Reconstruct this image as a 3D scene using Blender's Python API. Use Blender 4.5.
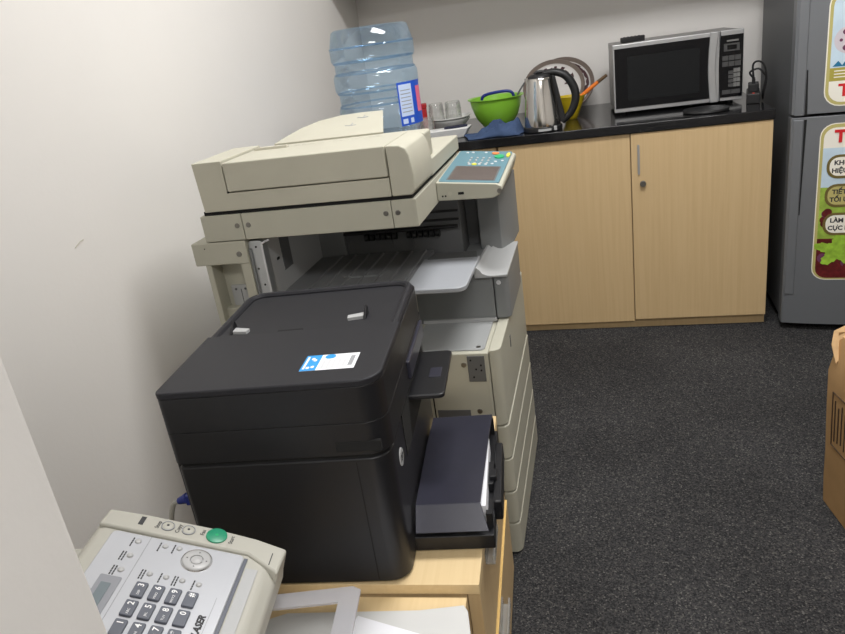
import bpy, bmesh, math, random
from mathutils import Vector, Matrix, noise
random.seed(7)
PI = math.pi
scene = bpy.context.scene
for o_ in list(bpy.data.objects):
    bpy.data.objects.remove(o_)
C = scene.collection

# ------------------------------------------------------------------ camera
FPX = 711.87
CAM = Vector((0, 0, 1.25))
RR = Matrix(((0.9675377, -0.0425223, -0.24912376),
             (0.21433988, -0.38420248, 0.89802387),
             (-0.13390001, -0.92226911, -0.36261616)))   # rows: world axes in camera space (right, down, forward)
cd = bpy.data.cameras.new('camera')
cd.sensor_width = 36.0
cd.lens = FPX / 845 * 36
cd.clip_start = 0.02
cam = bpy.data.objects.new('camera', cd)
C.objects.link(cam)
rx = Vector((RR[0][0], RR[1][0], RR[2][0])).normalized()
dn = Vector((RR[0][1], RR[1][1], RR[2][1]))
dn = (dn - rx * dn.dot(rx)).normalized()
fw = rx.cross(dn)
m = Matrix((rx, -dn, -fw)).transposed().to_4x4()
m.translation = CAM
cam.matrix_world = m
scene.camera = cam


def ray(u, v):
    p = Vector(((u - 422.5) / FPX, (v - 317) / FPX, 1))
    return rx * p.x + dn * p.y + fw * p.z


def on(u, v, ax, val):
    d = ray(u, v)
    return CAM + d * ((val - CAM[ax]) / d[ax])


# ------------------------------------------------------------------ world, lights, exposure
w = bpy.data.worlds.new('world')
scene.world = w
w.use_nodes = True
w.node_tree.nodes['Background'].inputs[0].default_value = (0.9, 0.95, 1, 1)
w.node_tree.nodes['Background'].inputs[1].default_value = 0.10
vs = scene.view_settings
vs.view_transform = 'Standard'
vs.look = 'None'
vs.gamma = 1
vs.use_curve_mapping = False
vs.exposure = 0.08


def area(name, loc, sx, sy, power, col=(0.99, 0.985, 0.985)):
    l = bpy.data.lights.new(name, 'AREA')
    l.shape = 'RECTANGLE'
    l.size, l.size_y = sx, sy
    l.energy = power
    l.color = col
    o = bpy.data.objects.new(name, l)
    C.objects.link(o)
    o.location = loc
    return o


LAMPS = [(0.20, 1.68, 2.66, 40), (0.45, -0.85, 2.66, 31)]  # ceiling lamp over the copier, then an unseen fill lamp added behind the camera
for lx, ly, lz, lp in LAMPS:
    area('ceiling_or_fill_lamp', (lx, ly, lz - 0.02), 1.1, 0.5, lp)


# ------------------------------------------------------------------ materials
def mat(name, col, rough=0.5, metal=0.0, spec=0.5, bump=0.0, bscale=200, var=0.0, vscale=8, trans=0.0, alpha=1.0, emit=None, es=0.0, coat=0.0, ior=1.45):
    mt = bpy.data.materials.new(name)
    mt.use_nodes = True
    nt = mt.node_tree
    b = nt.nodes['Principled BSDF']
    b.inputs['Base Color'].default_value = (*col, 1)
    b.inputs['Roughness'].default_value = rough
    b.inputs['Metallic'].default_value = metal
    b.inputs['Specular IOR Level'].default_value = spec
    b.inputs['Transmission Weight'].default_value = trans
    b.inputs['Alpha'].default_value = alpha
    b.inputs['Coat Weight'].default_value = coat
    b.inputs['IOR'].default_value = ior
    if emit:
        b.inputs['Emission Color'].default_value = (*emit, 1)
        b.inputs['Emission Strength'].default_value = es
    if bump or var:
        tc = nt.nodes.new('ShaderNodeTexCoord')
    if var:
        n = nt.nodes.new('ShaderNodeTexNoise')
        n.inputs['Scale'].default_value = vscale
        n.inputs['Detail'].default_value = 5
        nt.links.new(tc.outputs['Object'], n.inputs['Vector'])
        r = nt.nodes.new('ShaderNodeMapRange')
        r.inputs[1].default_value = 0.3
        r.inputs[2].default_value = 0.7
        r.inputs[3].default_value = 1 - var
        r.inputs[4].default_value = 1 + var
        nt.links.new(n.outputs['Fac'], r.inputs[0])
        mx = nt.nodes.new('ShaderNodeMix')
        mx.data_type = 'RGBA'
        mx.blend_type = 'MULTIPLY'
        mx.inputs[0].default_value = 1
        mx.inputs[6].default_value = (*col, 1)
        nt.links.new(r.outputs[0], mx.inputs[7])
        nt.links.new(mx.outputs[2], b.inputs['Base Color'])
    if bump:
        n2 = nt.nodes.new('ShaderNodeTexNoise')
        n2.inputs['Scale'].default_value = bscale
        n2.inputs['Detail'].default_value = 3
        nt.links.new(tc.outputs['Object'], n2.inputs['Vector'])
        bp = nt.nodes.new('ShaderNodeBump')
        bp.inputs['Strength'].default_value = bump
        bp.inputs['Distance'].default_value = 0.002
        nt.links.new(n2.outputs['Fac'], bp.inputs['Height'])
        nt.links.new(bp.outputs[0], b.inputs['Normal'])
    return mt


def srgb(r, g, b):
    f = lambda c: (c / 255 / 12.92) if c / 255 <= 0.04045 else ((c / 255 + 0.055) / 1.055) ** 2.4
    return (f(r), f(g), f(b))


def wood(name, c1, c2, axis=2, rough=0.42):
    mt = mat(name, c1, rough)
    nt = mt.node_tree
    b = nt.nodes['Principled BSDF']
    tc = nt.nodes.new('ShaderNodeTexCoord')
    mp = nt.nodes.new('ShaderNodeMapping')
    s = [110, 110, 110]
    s[axis] = 3.0
    mp.inputs['Scale'].default_value = s
    nt.links.new(tc.outputs['Object'], mp.inputs[0])
    n = nt.nodes.new('ShaderNodeTexNoise')
    n.inputs['Scale'].default_value = 1
    n.inputs['Detail'].default_value = 6
    n.inputs['Distortion'].default_value = 0.6
    nt.links.new(mp.outputs[0], n.inputs['Vector'])
    cr = nt.nodes.new('ShaderNodeValToRGB')
    cr.color_ramp.elements[0].position = 0.3
    cr.color_ramp.elements[0].color = (*c2, 1)
    cr.color_ramp.elements[1].position = 0.62
    cr.color_ramp.elements[1].color = (*c1, 1)
    nt.links.new(n.outputs['Fac'], cr.inputs[0])
    nt.links.new(cr.outputs[0], b.inputs['Base Color'])
    return mt


def carpet():
    mt = mat('carpet', (0.03, 0.03, 0.03), 0.95, spec=0.12)
    nt = mt.node_tree
    b = nt.nodes['Principled BSDF']
    tc = nt.nodes.new('ShaderNodeTexCoord')
    v = nt.nodes.new('ShaderNodeTexVoronoi')
    v.inputs['Scale'].default_value = 300
    nt.links.new(tc.outputs['Object'], v.inputs['Vector'])
    sp_ = nt.nodes.new('ShaderNodeSeparateColor')
    nt.links.new(v.outputs['Color'], sp_.inputs[0])
    cr = nt.nodes.new('ShaderNodeValToRGB')
    e = cr.color_ramp.elements
    e[0].position = 0.0
    e[0].color = (*srgb(36, 36, 38), 1)
    e[1].position = 1.0
    e[1].color = (*srgb(104, 102, 100), 1)
    for pos, c in ((0.55, (58, 58, 59)), (0.86, (70, 69, 69)), (0.95, (84, 82, 80))):
        k = e.new(pos)
        k.color = (*srgb(*c), 1)
    nt.links.new(sp_.outputs[0], cr.inputs[0])
    n3 = nt.nodes.new('ShaderNodeTexNoise')
    n3.inputs['Scale'].default_value = 2.2
    n3.inputs['Detail'].default_value = 8
    nt.links.new(tc.outputs['Object'], n3.inputs['Vector'])
    r = nt.nodes.new('ShaderNodeMapRange')
    r.inputs[1].default_value = 0.35
    r.inputs[2].default_value = 0.65
    r.inputs[3].default_value = 0.82
    r.inputs[4].default_value = 1.15
    nt.links.new(n3.outputs['Fac'], r.inputs[0])
    mx = nt.nodes.new('ShaderNodeMix')
    mx.data_type = 'RGBA'
    mx.blend_type = 'MULTIPLY'
    mx.inputs[0].default_value = 1
    nt.links.new(cr.outputs[0], mx.inputs[6])
    nt.links.new(r.outputs[0], mx.inputs[7])
    nt.links.new(mx.outputs[2], b.inputs['Base Color'])
    bp = nt.nodes.new('ShaderNodeBump')
    bp.inputs['Strength'].default_value = 0.5
    bp.inputs['Distance'].default_value = 0.003
    nt.links.new(v.outputs['Distance'], bp.inputs['Height'])
    nt.links.new(bp.outputs[0], b.inputs['Normal'])
    return mt


def granite():
    mt = mat('black_granite', (0.012, 0.012, 0.013), 0.12, spec=0.5)
    nt = mt.node_tree
    b = nt.nodes['Principled BSDF']
    tc = nt.nodes.new('ShaderNodeTexCoord')
    n = nt.nodes.new('ShaderNodeTexVoronoi')
    n.inputs['Scale'].default_value = 170
    nt.links.new(tc.outputs['Object'], n.inputs['Vector'])
    cr = nt.nodes.new('ShaderNodeValToRGB')
    e = cr.color_ramp.elements
    e[0].position = 0.05
    e[0].color = (0.06, 0.06, 0.065, 1)
    e[1].position = 0.22
    e[1].color = (0.010, 0.010, 0.011, 1)
    nt.links.new(n.outputs['Distance'], cr.inputs[0])
    nt.links.new(cr.outputs[0], b.inputs['Base Color'])
    return mt


def thin_clear(name, tint, gloss=0.12, diff=None, dfac=0.0, rough=0.03):
    """thin-walled clear plastic or glass: tinted transparency with a fresnel reflection"""
    mt = bpy.data.materials.new(name)
    mt.use_nodes = True
    nt = mt.node_tree
    nt.nodes.clear()
    out = nt.nodes.new('ShaderNodeOutputMaterial')
    t = nt.nodes.new('ShaderNodeBsdfTransparent')
    t.inputs[0].default_value = (*tint, 1)
    last = t.outputs[0]
    if dfac:
        d = nt.nodes.new('ShaderNodeBsdfTranslucent')
        d.inputs[0].default_value = (*diff, 1)
        d2 = nt.nodes.new('ShaderNodeBsdfDiffuse')
        d2.inputs[0].default_value = (*diff, 1)
        md = nt.nodes.new('ShaderNodeMixShader')
        md.inputs[0].default_value = 0.5
        nt.links.new(d.outputs[0], md.inputs[1])
        nt.links.new(d2.outputs[0], md.inputs[2])
        mm = nt.nodes.new('ShaderNodeMixShader')
        mm.inputs[0].default_value = dfac
        nt.links.new(last, mm.inputs[1])
        nt.links.new(md.outputs[0], mm.inputs[2])
        last = mm.outputs[0]
    g = nt.nodes.new('ShaderNodeBsdfGlossy')
    g.inputs['Roughness'].default_value = rough
    lw = nt.nodes.new('ShaderNodeLayerWeight')
    lw.inputs[0].default_value = 0.35
    mr = nt.nodes.new('ShaderNodeMapRange')
    mr.inputs[3].default_value = gloss * 0.4
    mr.inputs[4].default_value = min(1, gloss * 4)
    nt.links.new(lw.outputs['Fresnel'], mr.inputs[0])
    ms = nt.nodes.new('ShaderNodeMixShader')
    nt.links.new(mr.outputs[0], ms.inputs[0])
    nt.links.new(last, ms.inputs[1])
    nt.links.new(g.outputs[0], ms.inputs[2])
    nt.links.new(ms.outputs[0], out.inputs[0])
    return mt


M = dict(
    wall=mat('white_wall_paint', srgb(228, 225, 221), 0.85, spec=0.2, bump=0.12, bscale=90, var=0.015, vscale=3),
    ceil=mat('ceiling_paint', srgb(235, 233, 228), 0.9),
    carpet=carpet(),
    cream=mat('cream_plastic', srgb(180, 178, 163), 0.5, bump=0.03, bscale=600, var=0.02, vscale=10),
    cream2=mat('warm_cream_plastic', srgb(186, 183, 167), 0.5, var=0.03, vscale=12),
    china=mat('white_china', srgb(242, 242, 240), 0.3),
    trayw=mat('output_tray_grey', srgb(160, 163, 168), 0.4),
    deckg=mat('deck_grey', srgb(152, 154, 154), 0.45),
    labtxt=mat('label_fine_print', srgb(205, 206, 210), 0.6),
    lgrey=mat('light_grey_plastic', srgb(172, 173, 173), 0.45),
    mgrey=mat('grey_plastic', srgb(126, 128, 128), 0.5, var=0.02),
    dgrey=mat('dark_grey_plastic', srgb(96, 97, 98), 0.5),
    ingrey=mat('inner_tray_grey', srgb(122, 123, 124), 0.5),
    blackm=mat('matte_black', (0.012, 0.012, 0.013), 0.5),
    gap=mat('shadow_gap', (0.01, 0.01, 0.01), 0.9),
    steel=mat('zinc_steel', (0.55, 0.57, 0.58), 0.4, metal=0.8),
    screw=mat('screw_steel', (0.25, 0.24, 0.22), 0.35, metal=0.9),
    teal=mat('teal_panel', srgb(92, 130, 142), 0.45),
    lcd=mat('lcd_glass', srgb(92, 82, 78), 0.2, var=0.08),
    white=mat('white_plastic', srgb(212, 212, 214), 0.4),
    paper=mat('white_paper', srgb(236, 237, 242), 0.8),
    green=mat('green_button', srgb(30, 165, 105), 0.4),
    fgreen=mat('fax_start_green', srgb(40, 140, 105), 0.35),
    orange=mat('orange_button', srgb(225, 130, 70), 0.4),
    yellow=mat('yellow_button', srgb(225, 215, 70), 0.4),
    pblack=mat('printer_black', srgb(25, 25, 28), 0.38, bump=0.06, bscale=900),
    ptop=mat('printer_top_black', srgb(38, 38, 42), 0.5, spec=0.3, bump=0.08, bscale=900),
    pgloss=mat('printer_gloss_black', srgb(46, 46, 57), 0.30, var=0.06, vscale=30),
    bluelab=mat('blue_label', srgb(40, 150, 222), 0.4),
    textgrey=mat('print_grey', srgb(150, 152, 155), 0.6),
    textdark=mat('print_dark', srgb(50, 50, 52), 0.6),
    textwhite=mat('print_white', srgb(240, 240, 240), 0.6),
    faxbody=mat('fax_ivory', srgb(174, 172, 162), 0.45),
    faxsilver=mat('fax_silver', srgb(186, 188, 193), 0.32, metal=0.25),
    faxkey=mat('fax_key_grey', srgb(92, 96, 106), 0.4),
    faxbtn=mat('fax_button_grey', srgb(178, 178, 178), 0.35),
    faxlcd=mat('fax_lcd', srgb(120, 130, 135), 0.2),
    faxlcdf=mat('fax_lcd_frame', srgb(140, 142, 148), 0.4),
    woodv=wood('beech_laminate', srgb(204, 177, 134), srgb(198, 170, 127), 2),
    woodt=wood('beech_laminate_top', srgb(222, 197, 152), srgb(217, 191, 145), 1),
    woode=mat('beech_edge', srgb(226, 190, 120), 0.45),
    granite=granite(),
    chrome=mat('polished_steel', (0.62, 0.60, 0.57), 0.16, metal=1.0),
    brushed=mat('silver_plastic', srgb(186, 187, 188), 0.3, metal=0.6),
    glassblack=mat('oven_door_glass', (0.004, 0.004, 0.005), 0.05, spec=0.28),
    mwgrey=mat('microwave_casing', srgb(150, 148, 148), 0.4, metal=0.4),
    mwbtn=mat('microwave_keys', srgb(72, 72, 72), 0.5),
    mwbtn2=mat('microwave_keys_light', srgb(118, 118, 116), 0.5),
    bowlg=mat('green_plastic', srgb(140, 200, 62), 0.3),
    bluep=mat('blue_plastic', srgb(28, 46, 128), 0.35),
    cloth=mat('blue_cloth', srgb(66, 82, 112), 0.95, spec=0.1, bump=0.4, bscale=500, var=0.12, vscale=25),
    traym=mat('tray_melamine', srgb(204, 200, 197), 0.3, var=0.05),
    trayrim=mat('tray_rim', srgb(120, 108, 100), 0.35),
    leafp=mat('tray_print', srgb(66, 38, 42), 0.4),
    yellowp=mat('yellow_ceramic', srgb(196, 172, 34), 0.3),
    orangep=mat('orange_handle', srgb(226, 122, 42), 0.45),
    brown=mat('brown_tip', srgb(92, 70, 45), 0.5),
    red=mat('red_plastic', srgb(170, 30, 34), 0.45),
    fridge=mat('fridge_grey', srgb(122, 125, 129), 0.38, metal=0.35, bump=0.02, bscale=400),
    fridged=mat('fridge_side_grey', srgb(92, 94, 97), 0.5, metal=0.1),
    gold=mat('gold_border', srgb(186, 176, 110), 0.5),
    cream3=mat('sticker_cream', srgb(238, 234, 222), 0.5),
    stsky=mat('sticker_sky', srgb(196, 216, 230), 0.5, var=0.08, vscale=14),
    stgreen=mat('sticker_green', srgb(150, 178, 70), 0.5, var=0.25, vscale=30),
    stleaf=mat('sticker_leaf', srgb(150, 190, 60), 0.5, var=0.25, vscale=50),
    stred=mat('sticker_red', srgb(206, 32, 40), 0.5),
    stgrape=mat('sticker_grape', srgb(98, 30, 32), 0.4, var=0.35, vscale=60),
    stgold=mat('sticker_gold_band', srgb(170, 158, 70), 0.5),
    stoval=mat('sticker_bronze', srgb(110, 96, 50), 0.45),
    stblue=mat('sticker_blue', srgb(30, 110, 150), 0.5),
    stlilac=mat('sticker_lilac', srgb(205, 198, 205), 0.5),
    stplum=mat('sticker_plum', srgb(110, 60, 90), 0.5),
    kraft=mat('cardboard', srgb(176, 142, 100), 0.85, spec=0.15, bump=0.15, bscale=60, var=0.07, vscale=12),
    kraft2=mat('cardboard_torn', srgb(198, 164, 122), 0.9, spec=0.1, var=0.12, vscale=60),
    print=mat('carton_print', srgb(72, 56, 44), 0.8),
    tape=mat('packing_tape', srgb(140, 104, 66), 0.35),
    bottle=thin_clear('blue_clear_pet', (0.80, 0.905, 0.985), 0.10, (0.58, 0.75, 0.96), 0.09),
    glass=thin_clear('clear_glass', (0.97, 0.975, 0.97), 0.12, (0.95, 0.95, 0.93), 0.16),
    frost=thin_clear('frosted_plastic', (0.82, 0.82, 0.84), 0.08, (0.70, 0.70, 0.73), 0.50, 0.3),
    clearp=thin_clear('clear_handle_plastic', (0.92, 0.92, 0.90), 0.12, (0.9, 0.9, 0.88), 0.35, 0.1),
    labblue=mat('bottle_label_blue', srgb(34, 84, 196), 0.4),
    labwhite=mat('bottle_label_white', srgb(196, 212, 240), 0.4),
    labpink=mat('bottle_label_pink', srgb(228, 110, 140), 0.4),
    rubber=mat('black_rubber', (0.014, 0.014, 0.015), 0.45),
    led=mat('red_led', (0.3, 0.02, 0.01), 0.4, emit=(1, 0.1, 0.05), es=0.4),
    lampw=mat('lamp_diffuser', (0.9, 0.9, 0.88), 0.5, emit=(1, 0.97, 0.92), es=4.0),
    cordg=mat('grey_cord', srgb(170, 168, 160), 0.5),
    sponge=mat('dark_blue_foam', srgb(28, 32, 56), 0.7),
    dirt=mat('smudge_grey', srgb(196, 192, 178), 0.6),
    vinyl=mat('grey_cover_plastic', srgb(206, 206, 204), 0.4),
)


# ------------------------------------------------------------------ mesh helpers
class B:
    def __init__(s):
        s.bm = bmesh.new()

    def box(s, a, b, rot=None):
        vs_ = [s.bm.verts.new((x, y, z)) for z in (a[2], b[2]) for y in (a[1], b[1]) for x in (a[0], b[0])]
        for f in ((0, 2, 3, 1), (4, 5, 7, 6), (0, 1, 5, 4), (2, 6, 7, 3), (0, 4, 6, 2), (1, 3, 7, 5)):
            s.bm.faces.new([vs_[i] for i in f])
        if rot:
            bmesh.ops.transform(s.bm, matrix=rot, verts=vs_)
        return s

    def prism(s, poly, ax, a, b):
        """poly: 2D points on the other two axes in order (axis order x,y,z without ax)"""
        def P(p, t):
            q = [0, 0, 0]
            r = [i for i in range(3) if i != ax]
            q[r[0]], q[r[1]], q[ax] = p[0], p[1], t
            return q
        A = [s.bm.verts.new(P(p, a)) for p in poly]
        D = [s.bm.verts.new(P(p, b)) for p in poly]
        n = len(poly)
        s.bm.faces.new(A)
        s.bm.faces.new(D[::-1])
        for i in range(n):
            s.bm.faces.new((A[i], D[i], D[(i + 1) % n], A[(i + 1) % n]))
        return s

    def cyl(s, p0, p1, r, seg=20, r2=None):
        p0, p1 = Vector(p0), Vector(p1)
        d = p1 - p0
        q = d.to_track_quat('Z', 'Y').to_matrix().to_4x4()
        mt = Matrix.Translation((p0 + p1) / 2) @ q
        bmesh.ops.create_cone(s.bm, cap_ends=True, segments=seg, radius1=r, radius2=r if r2 is None else r2, depth=d.length, matrix=mt)
        return s

    def lathe(s, prof, seg=40, c=(0, 0, 0), a0=0, a1=2 * PI):
        full = abs(a1 - a0 - 2 * PI) < 1e-6
        n = seg if full else seg + 1
        rings = []
        for r, z in prof:
            if r < 1e-6 and full:
                rings.append([s.bm.verts.new((c[0], c[1], c[2] + z))])
            else:
                rings.append([s.bm.verts.new((c[0] + r * math.cos(a0 + (a1 - a0) * i / seg), c[1] + r * math.sin(a0 + (a1 - a0) * i / seg), c[2] + z)) for i in range(n)])
        for A, D in zip(rings, rings[1:]):
            for i in range(seg):
                j = (i + 1) % n if full else i + 1
                if len(A) == 1 and len(D) == 1:
                    continue
                if len(A) == 1:
                    s.bm.faces.new((A[0], D[j], D[i]))
                elif len(D) == 1:
                    s.bm.faces.new((A[i], A[j], D[0]))
                else:
                    s.bm.faces.new((A[i], A[j], D[j], D[i]))
        return s

    def tube(s, path, r, seg=10, close=False):
        P = [Vector(p) for p in path]
        n = len(P)
        rings = []
        up = Vector((0, 0, 1))
        t0 = (P[1] - P[0]).normalized()
        if abs(t0.dot(up)) > 0.9:
            up = Vector((1, 0, 0))
        nrm = (up - t0 * up.dot(t0)).normalized()
        for i in range(n):
            if close:
                t = (P[(i + 1) % n] - P[i - 1]).normalized()
            else:
                t = (P[min(i + 1, n - 1)] - P[max(i - 1, 0)]).normalized()
            nrm = (nrm - t * nrm.dot(t)).normalized()
            bn = t.cross(nrm)
            rr = r[i] if isinstance(r, (list, tuple)) else r
            rings.append([s.bm.verts.new(P[i] + (nrm * math.cos(2 * PI * k / seg) + bn * math.sin(2 * PI * k / seg)) * rr) for k in range(seg)])
        rng = range(n) if close else range(n - 1)
        for i in rng:
            A, D = rings[i], rings[(i + 1) % n]
            for k in range(seg):
                s.bm.faces.new((A[k], A[(k + 1) % seg], D[(k + 1) % seg], D[k]))
        if not close:
            s.bm.faces.new(rings[0][::-1])
            s.bm.faces.new(rings[-1])
        return s


OFF = {}


def bez(pts, n=24):
    """Catmull-Rom through points"""
    P = [Vector(p) for p in pts]
    P = [P[0] * 2 - P[1]] + P + [P[-1] * 2 - P[-2]]
    out = []
    segs = len(P) - 3
    for s in range(segs):
        a, b, c, d = P[s:s + 4]
        k = max(2, n // segs)
        for i in range(k):
            t = i / k
            out.append(0.5 * ((2 * b) + (c - a) * t + (2 * a - 5 * b + 4 * c - d) * t * t + (3 * b - a - 3 * c + d) * t ** 3))
    out.append(P[-2])
    return out


def rrect(x0, y0, x1, y1, r, n=5, rs=None):
    """rounded rectangle outline, counter-clockwise; rs optional radii for corners (x0y0,x1y0,x1y1,x0y1)"""
    rs = rs or [r] * 4
    out = []
    for (cx, cy, a, q) in ((x0, y0, PI, 0), (x1, y0, 1.5 * PI, 1), (x1, y1, 0, 2), (x0, y1, PI / 2, 3)):
        q = rs[q]
        if q <= 1e-6:
            out.append((cx, cy))
            continue
        ccx = cx + q if cx == x0 else cx - q
        ccy = cy + q if cy == y0 else cy - q
        for i in range(n + 1):
            t = a + PI / 2 * i / n
            out.append((ccx + q * math.cos(t), ccy + q * math.sin(t)))
    return out


def ell(cx, cy, rx_, ry_, n=20, rot=0):
    c, s = math.cos(rot), math.sin(rot)
    return [(cx + rx_ * math.cos(2 * PI * i / n) * c - ry_ * math.sin(2 * PI * i / n) * s,
             cy + rx_ * math.cos(2 * PI * i / n) * s + ry_ * math.sin(2 * PI * i / n) * c) for i in range(n)]


def finish(o, bevel, seg, angle=32):
    me = o.data
    for p in me.polygons:
        p.use_smooth = True
    try:
        me.set_sharp_from_angle(angle=math.radians(angle))
    except Exception:
        pass
    if bevel:
        md = o.modifiers.new('bevel', 'BEVEL')
        md.width = bevel
        md.segments = seg
        md.limit_method = 'ANGLE'
        md.angle_limit = math.radians(32)
        md.harden_normals = True


def obj(name, b, material, parent=None, bevel=0.0, seg=2, label=None, angle=32, recalc=True):
    if recalc:
        bmesh.ops.recalc_face_normals(b.bm, faces=b.bm.faces)
    me = bpy.data.meshes.new(name)
    b.bm.to_mesh(me)
    b.bm.free()
    me.materials.append(M[material] if isinstance(material, str) else material)
    o = bpy.data.objects.new(name, me)
    C.objects.link(o)
    if parent is not None:
        o.parent = parent
        off = OFF.get(parent.name)
        if off is not None:
            me.transform(Matrix.Translation(-off))
            OFF[o.name] = off
    if label:
        o['label'] = label
    finish(o, bevel, seg, angle)
    return o


def tag(o, label, cat, group=None):
    o['label'] = label
    o['category'] = cat
    if group:
        o['group'] = group
    return o


def thing(name, label, cat, loc=(0, 0, 0), rotz=0, group=None, world=False):
    o = bpy.data.objects.new(name, None)
    C.objects.link(o)
    o.empty_display_size = 0.05
    o.location = loc
    o.rotation_euler = (0, 0, rotz)
    if world:
        OFF[o.name] = Vector(loc)
    return tag(o, label, cat, group)


def single(name, b, material, label, cat, loc=(0, 0, 0), rotz=0, bevel=0, seg=2, group=None):
    o = obj(name, b, material, None, bevel, seg)
    o.location = loc
    o.rotation_euler = (0, 0, rotz)
    return tag(o, label, cat, group)


def struct(name, b, material, parent=None, bevel=0):
    o = obj(name, b, material, parent, bevel)
    if parent is None:
        o['kind'] = 'structure'
    return o


def text_bm(s, size, mtx, depth=0.0002, shear=0.0, bold=0.0, align='CENTER'):
    cu = bpy.data.curves.new('t', 'FONT')
    cu.body = s
    cu.size = size
    cu.align_x = align
    cu.align_y = 'CENTER'
    cu.extrude = depth
    cu.shear = shear
    cu.offset = bold
    cu.resolution_u = 2
    to = bpy.data.objects.new('t', cu)
    C.objects.link(to)
    bpy.context.view_layer.update()
    me = bpy.data.meshes.new_from_object(to.evaluated_get(bpy.context.evaluated_depsgraph_get()))
    bpy.data.objects.remove(to)
    bpy.data.curves.remove(cu)
    me.transform(mtx)
    b = B()
    b.bm.from_mesh(me)
    bpy.data.meshes.remove(me)
    return b


def frame(origin, ex, ey):
    ex, ey = Vector(ex).normalized(), Vector(ey).normalized()
    ez = ex.cross(ey)
    mt = Matrix((ex, ey, ez)).transposed().to_4x4()
    mt.translation = Vector(origin)
    return mt


# ------------------------------------------------------------------ the room
WX, WY = -1.11, 3.62          # left wall, back wall
struct('floor', B().box((-1.4, -2.6, -0.06), (2.6, 3.8, 0)), 'carpet')
struct('ceiling', B().box((-1.4, -2.6, 2.70), (2.6, 3.8, 2.76)), 'ceil')
struct('wall_back', B().box((-1.4, WY, 0), (2.6, WY + 0.15, 2.70)), 'wall')
wl = struct('wall_left', B().box((WX - 0.15, 0.30, 0), (WX, WY, 2.70)), 'wall')
struct('wall_right', B().box((2.45, -2.6, 0), (2.6, WY, 2.70)), 'wall')
struct('wall_rear', B().box((-0.34, -2.6, 0), (2.45, -2.45, 2.70)), 'wall')
# near wall end, its corner stands in front of the fax machine
wn = B().box((WX - 0.15, -2.6, 0), (-0.340, 0.311, 2.70))
wno = struct('wall_left_near', wn, 'wall', None, 0.004)
# boxed-in bulkhead above the counter (its shade lies on the upper back wall)
struct('trim_1', B().box((WX, WY - 0.38, 1.48), (1.6, WY, 2.70)), 'wall')
# scratch in the left wall paint
pw = on(80, 243, 0, WX)
sc = B()
sc.tube([pw + Vector((0.0008, -0.020, -0.005)), pw + Vector((0.0012, 0.0, 0.003)), pw + Vector((0.0008, 0.012, 0.004))], 0.0012, 5)
obj('paint_scratch', sc, 'dirt', wl)

for i, (lx, ly, lz, lp) in enumerate(LAMPS):
    t = thing('ceiling_or_fill_light', ['rectangular ceiling light panel above the photocopier', 'added rectangular fill light panel behind the camera'][i], 'ceiling light', (lx, ly, lz), PI / 2, 'ceiling light panels')
    fb = B()
    for a, b_ in (((-0.30, -0.60), (0.30, -0.57)), ((-0.30, 0.57), (0.30, 0.60)), ((-0.30, -0.57), (-0.27, 0.57)), ((0.27, -0.57), (0.30, 0.57))):
        fb.box((a[0], a[1], -0.012), (b_[0], b_[1], 0.04))
    obj('frame', fb, 'white', t)
    obj('diffuser', B().box((-0.27, -0.57, 0.0), (0.27, 0.57, 0.01)), 'lampw', t)

# ------------------------------------------------------------------ base cabinets and worktop
CY = 2.86


def base_cabinet(label, x0, x1, doors, first):
    t = thing('base_cabinet', label, 'cabinet', ((x0 + x1) / 2, 3.24, 0), 0, 'base cabinets under the black worktop', world=True)
    cb = B()
    cb.box((x0, CY + 0.022, 0.045), (x1, WY - 0.005, 0.80))
    obj('carcass', cb, 'woodv', t)
    obj('plinth', B().box((x0, CY + 0.022, 0.0), (x1, CY + 0.04, 0.045)), 'woodv', t)
    for (a, b_, proud, hand) in doors:
        y0 = CY - (0.006 if proud else 0)
        d = obj('door', B().box((a, y0, 0.045 if proud else 0.035), (b_, y0 + 0.018, 0.806)), 'woodv', t, 0.001, 1)
        if hand:
            hb = B()
            hb.prism(rrect(hand - 0.004, 0.650, hand + 0.004, 0.764, 0.0038, 4), 1, y0 - 0.005, y0 - 0.0005)
            obj('handle', hb, 'brushed', d, label='slim vertical metal handle')
            lb = B().cyl((hand + 0.014, y0 - 0.012, 0.614), (hand + 0.014, y0, 0.614), 0.0115, 20)
            lk = obj('lock', lb, 'screw', d, 0.001, label='round metal cam lock')
    return t


base_cabinet('beech cabinet with two doors below the microwave and kettle', -0.39, 0.619, [(-0.385, 0.117, False, None), (0.120, 0.617, True, 0.147)], True)
base_cabinet('beech cabinet at the left wall behind the photocopier', -1.105, -0.392, [(-1.10, -0.395, False, None)], False)
wt = thing('worktop', 'long polished black granite worktop along the back wall', 'worktop', (-0.24, 3.24, 0.806), 0, None, world=True)
obj('slab', B().box((-1.105, CY - 0.012, 0.808), (0.621, WY - 0.002, 0.843)), 'granite', wt, 0.003, 2)

# ------------------------------------------------------------------ refrigerator
FX, FY, FYAW = 0.664, 2.805, math.radians(-1.8)
fr = thing('refrigerator', 'tall grey two-door refrigerator with fruit stickers beside the cabinet', 'refrigerator', (FX, FY, 0), FYAW)
FW = 0.60


def bulge(x):
    t = (x - FW / 2) / (FW / 2)
    return -0.040 * (1 - t * t)


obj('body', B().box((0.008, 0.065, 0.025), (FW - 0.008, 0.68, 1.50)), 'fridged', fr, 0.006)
for fx_ in (0.05, FW - 0.05):
    for fy_ in (0.09, 0.62):
        obj('foot', B().cyl((fx_, fy_, 0), (fx_, fy_, 0.026), 0.02, 12), 'blackm', fr)
obj('gasket', B().box((0.012, 0.052, 0.05), (FW - 0.012, 0.066, 1.48)), 'gap', fr)


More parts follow.
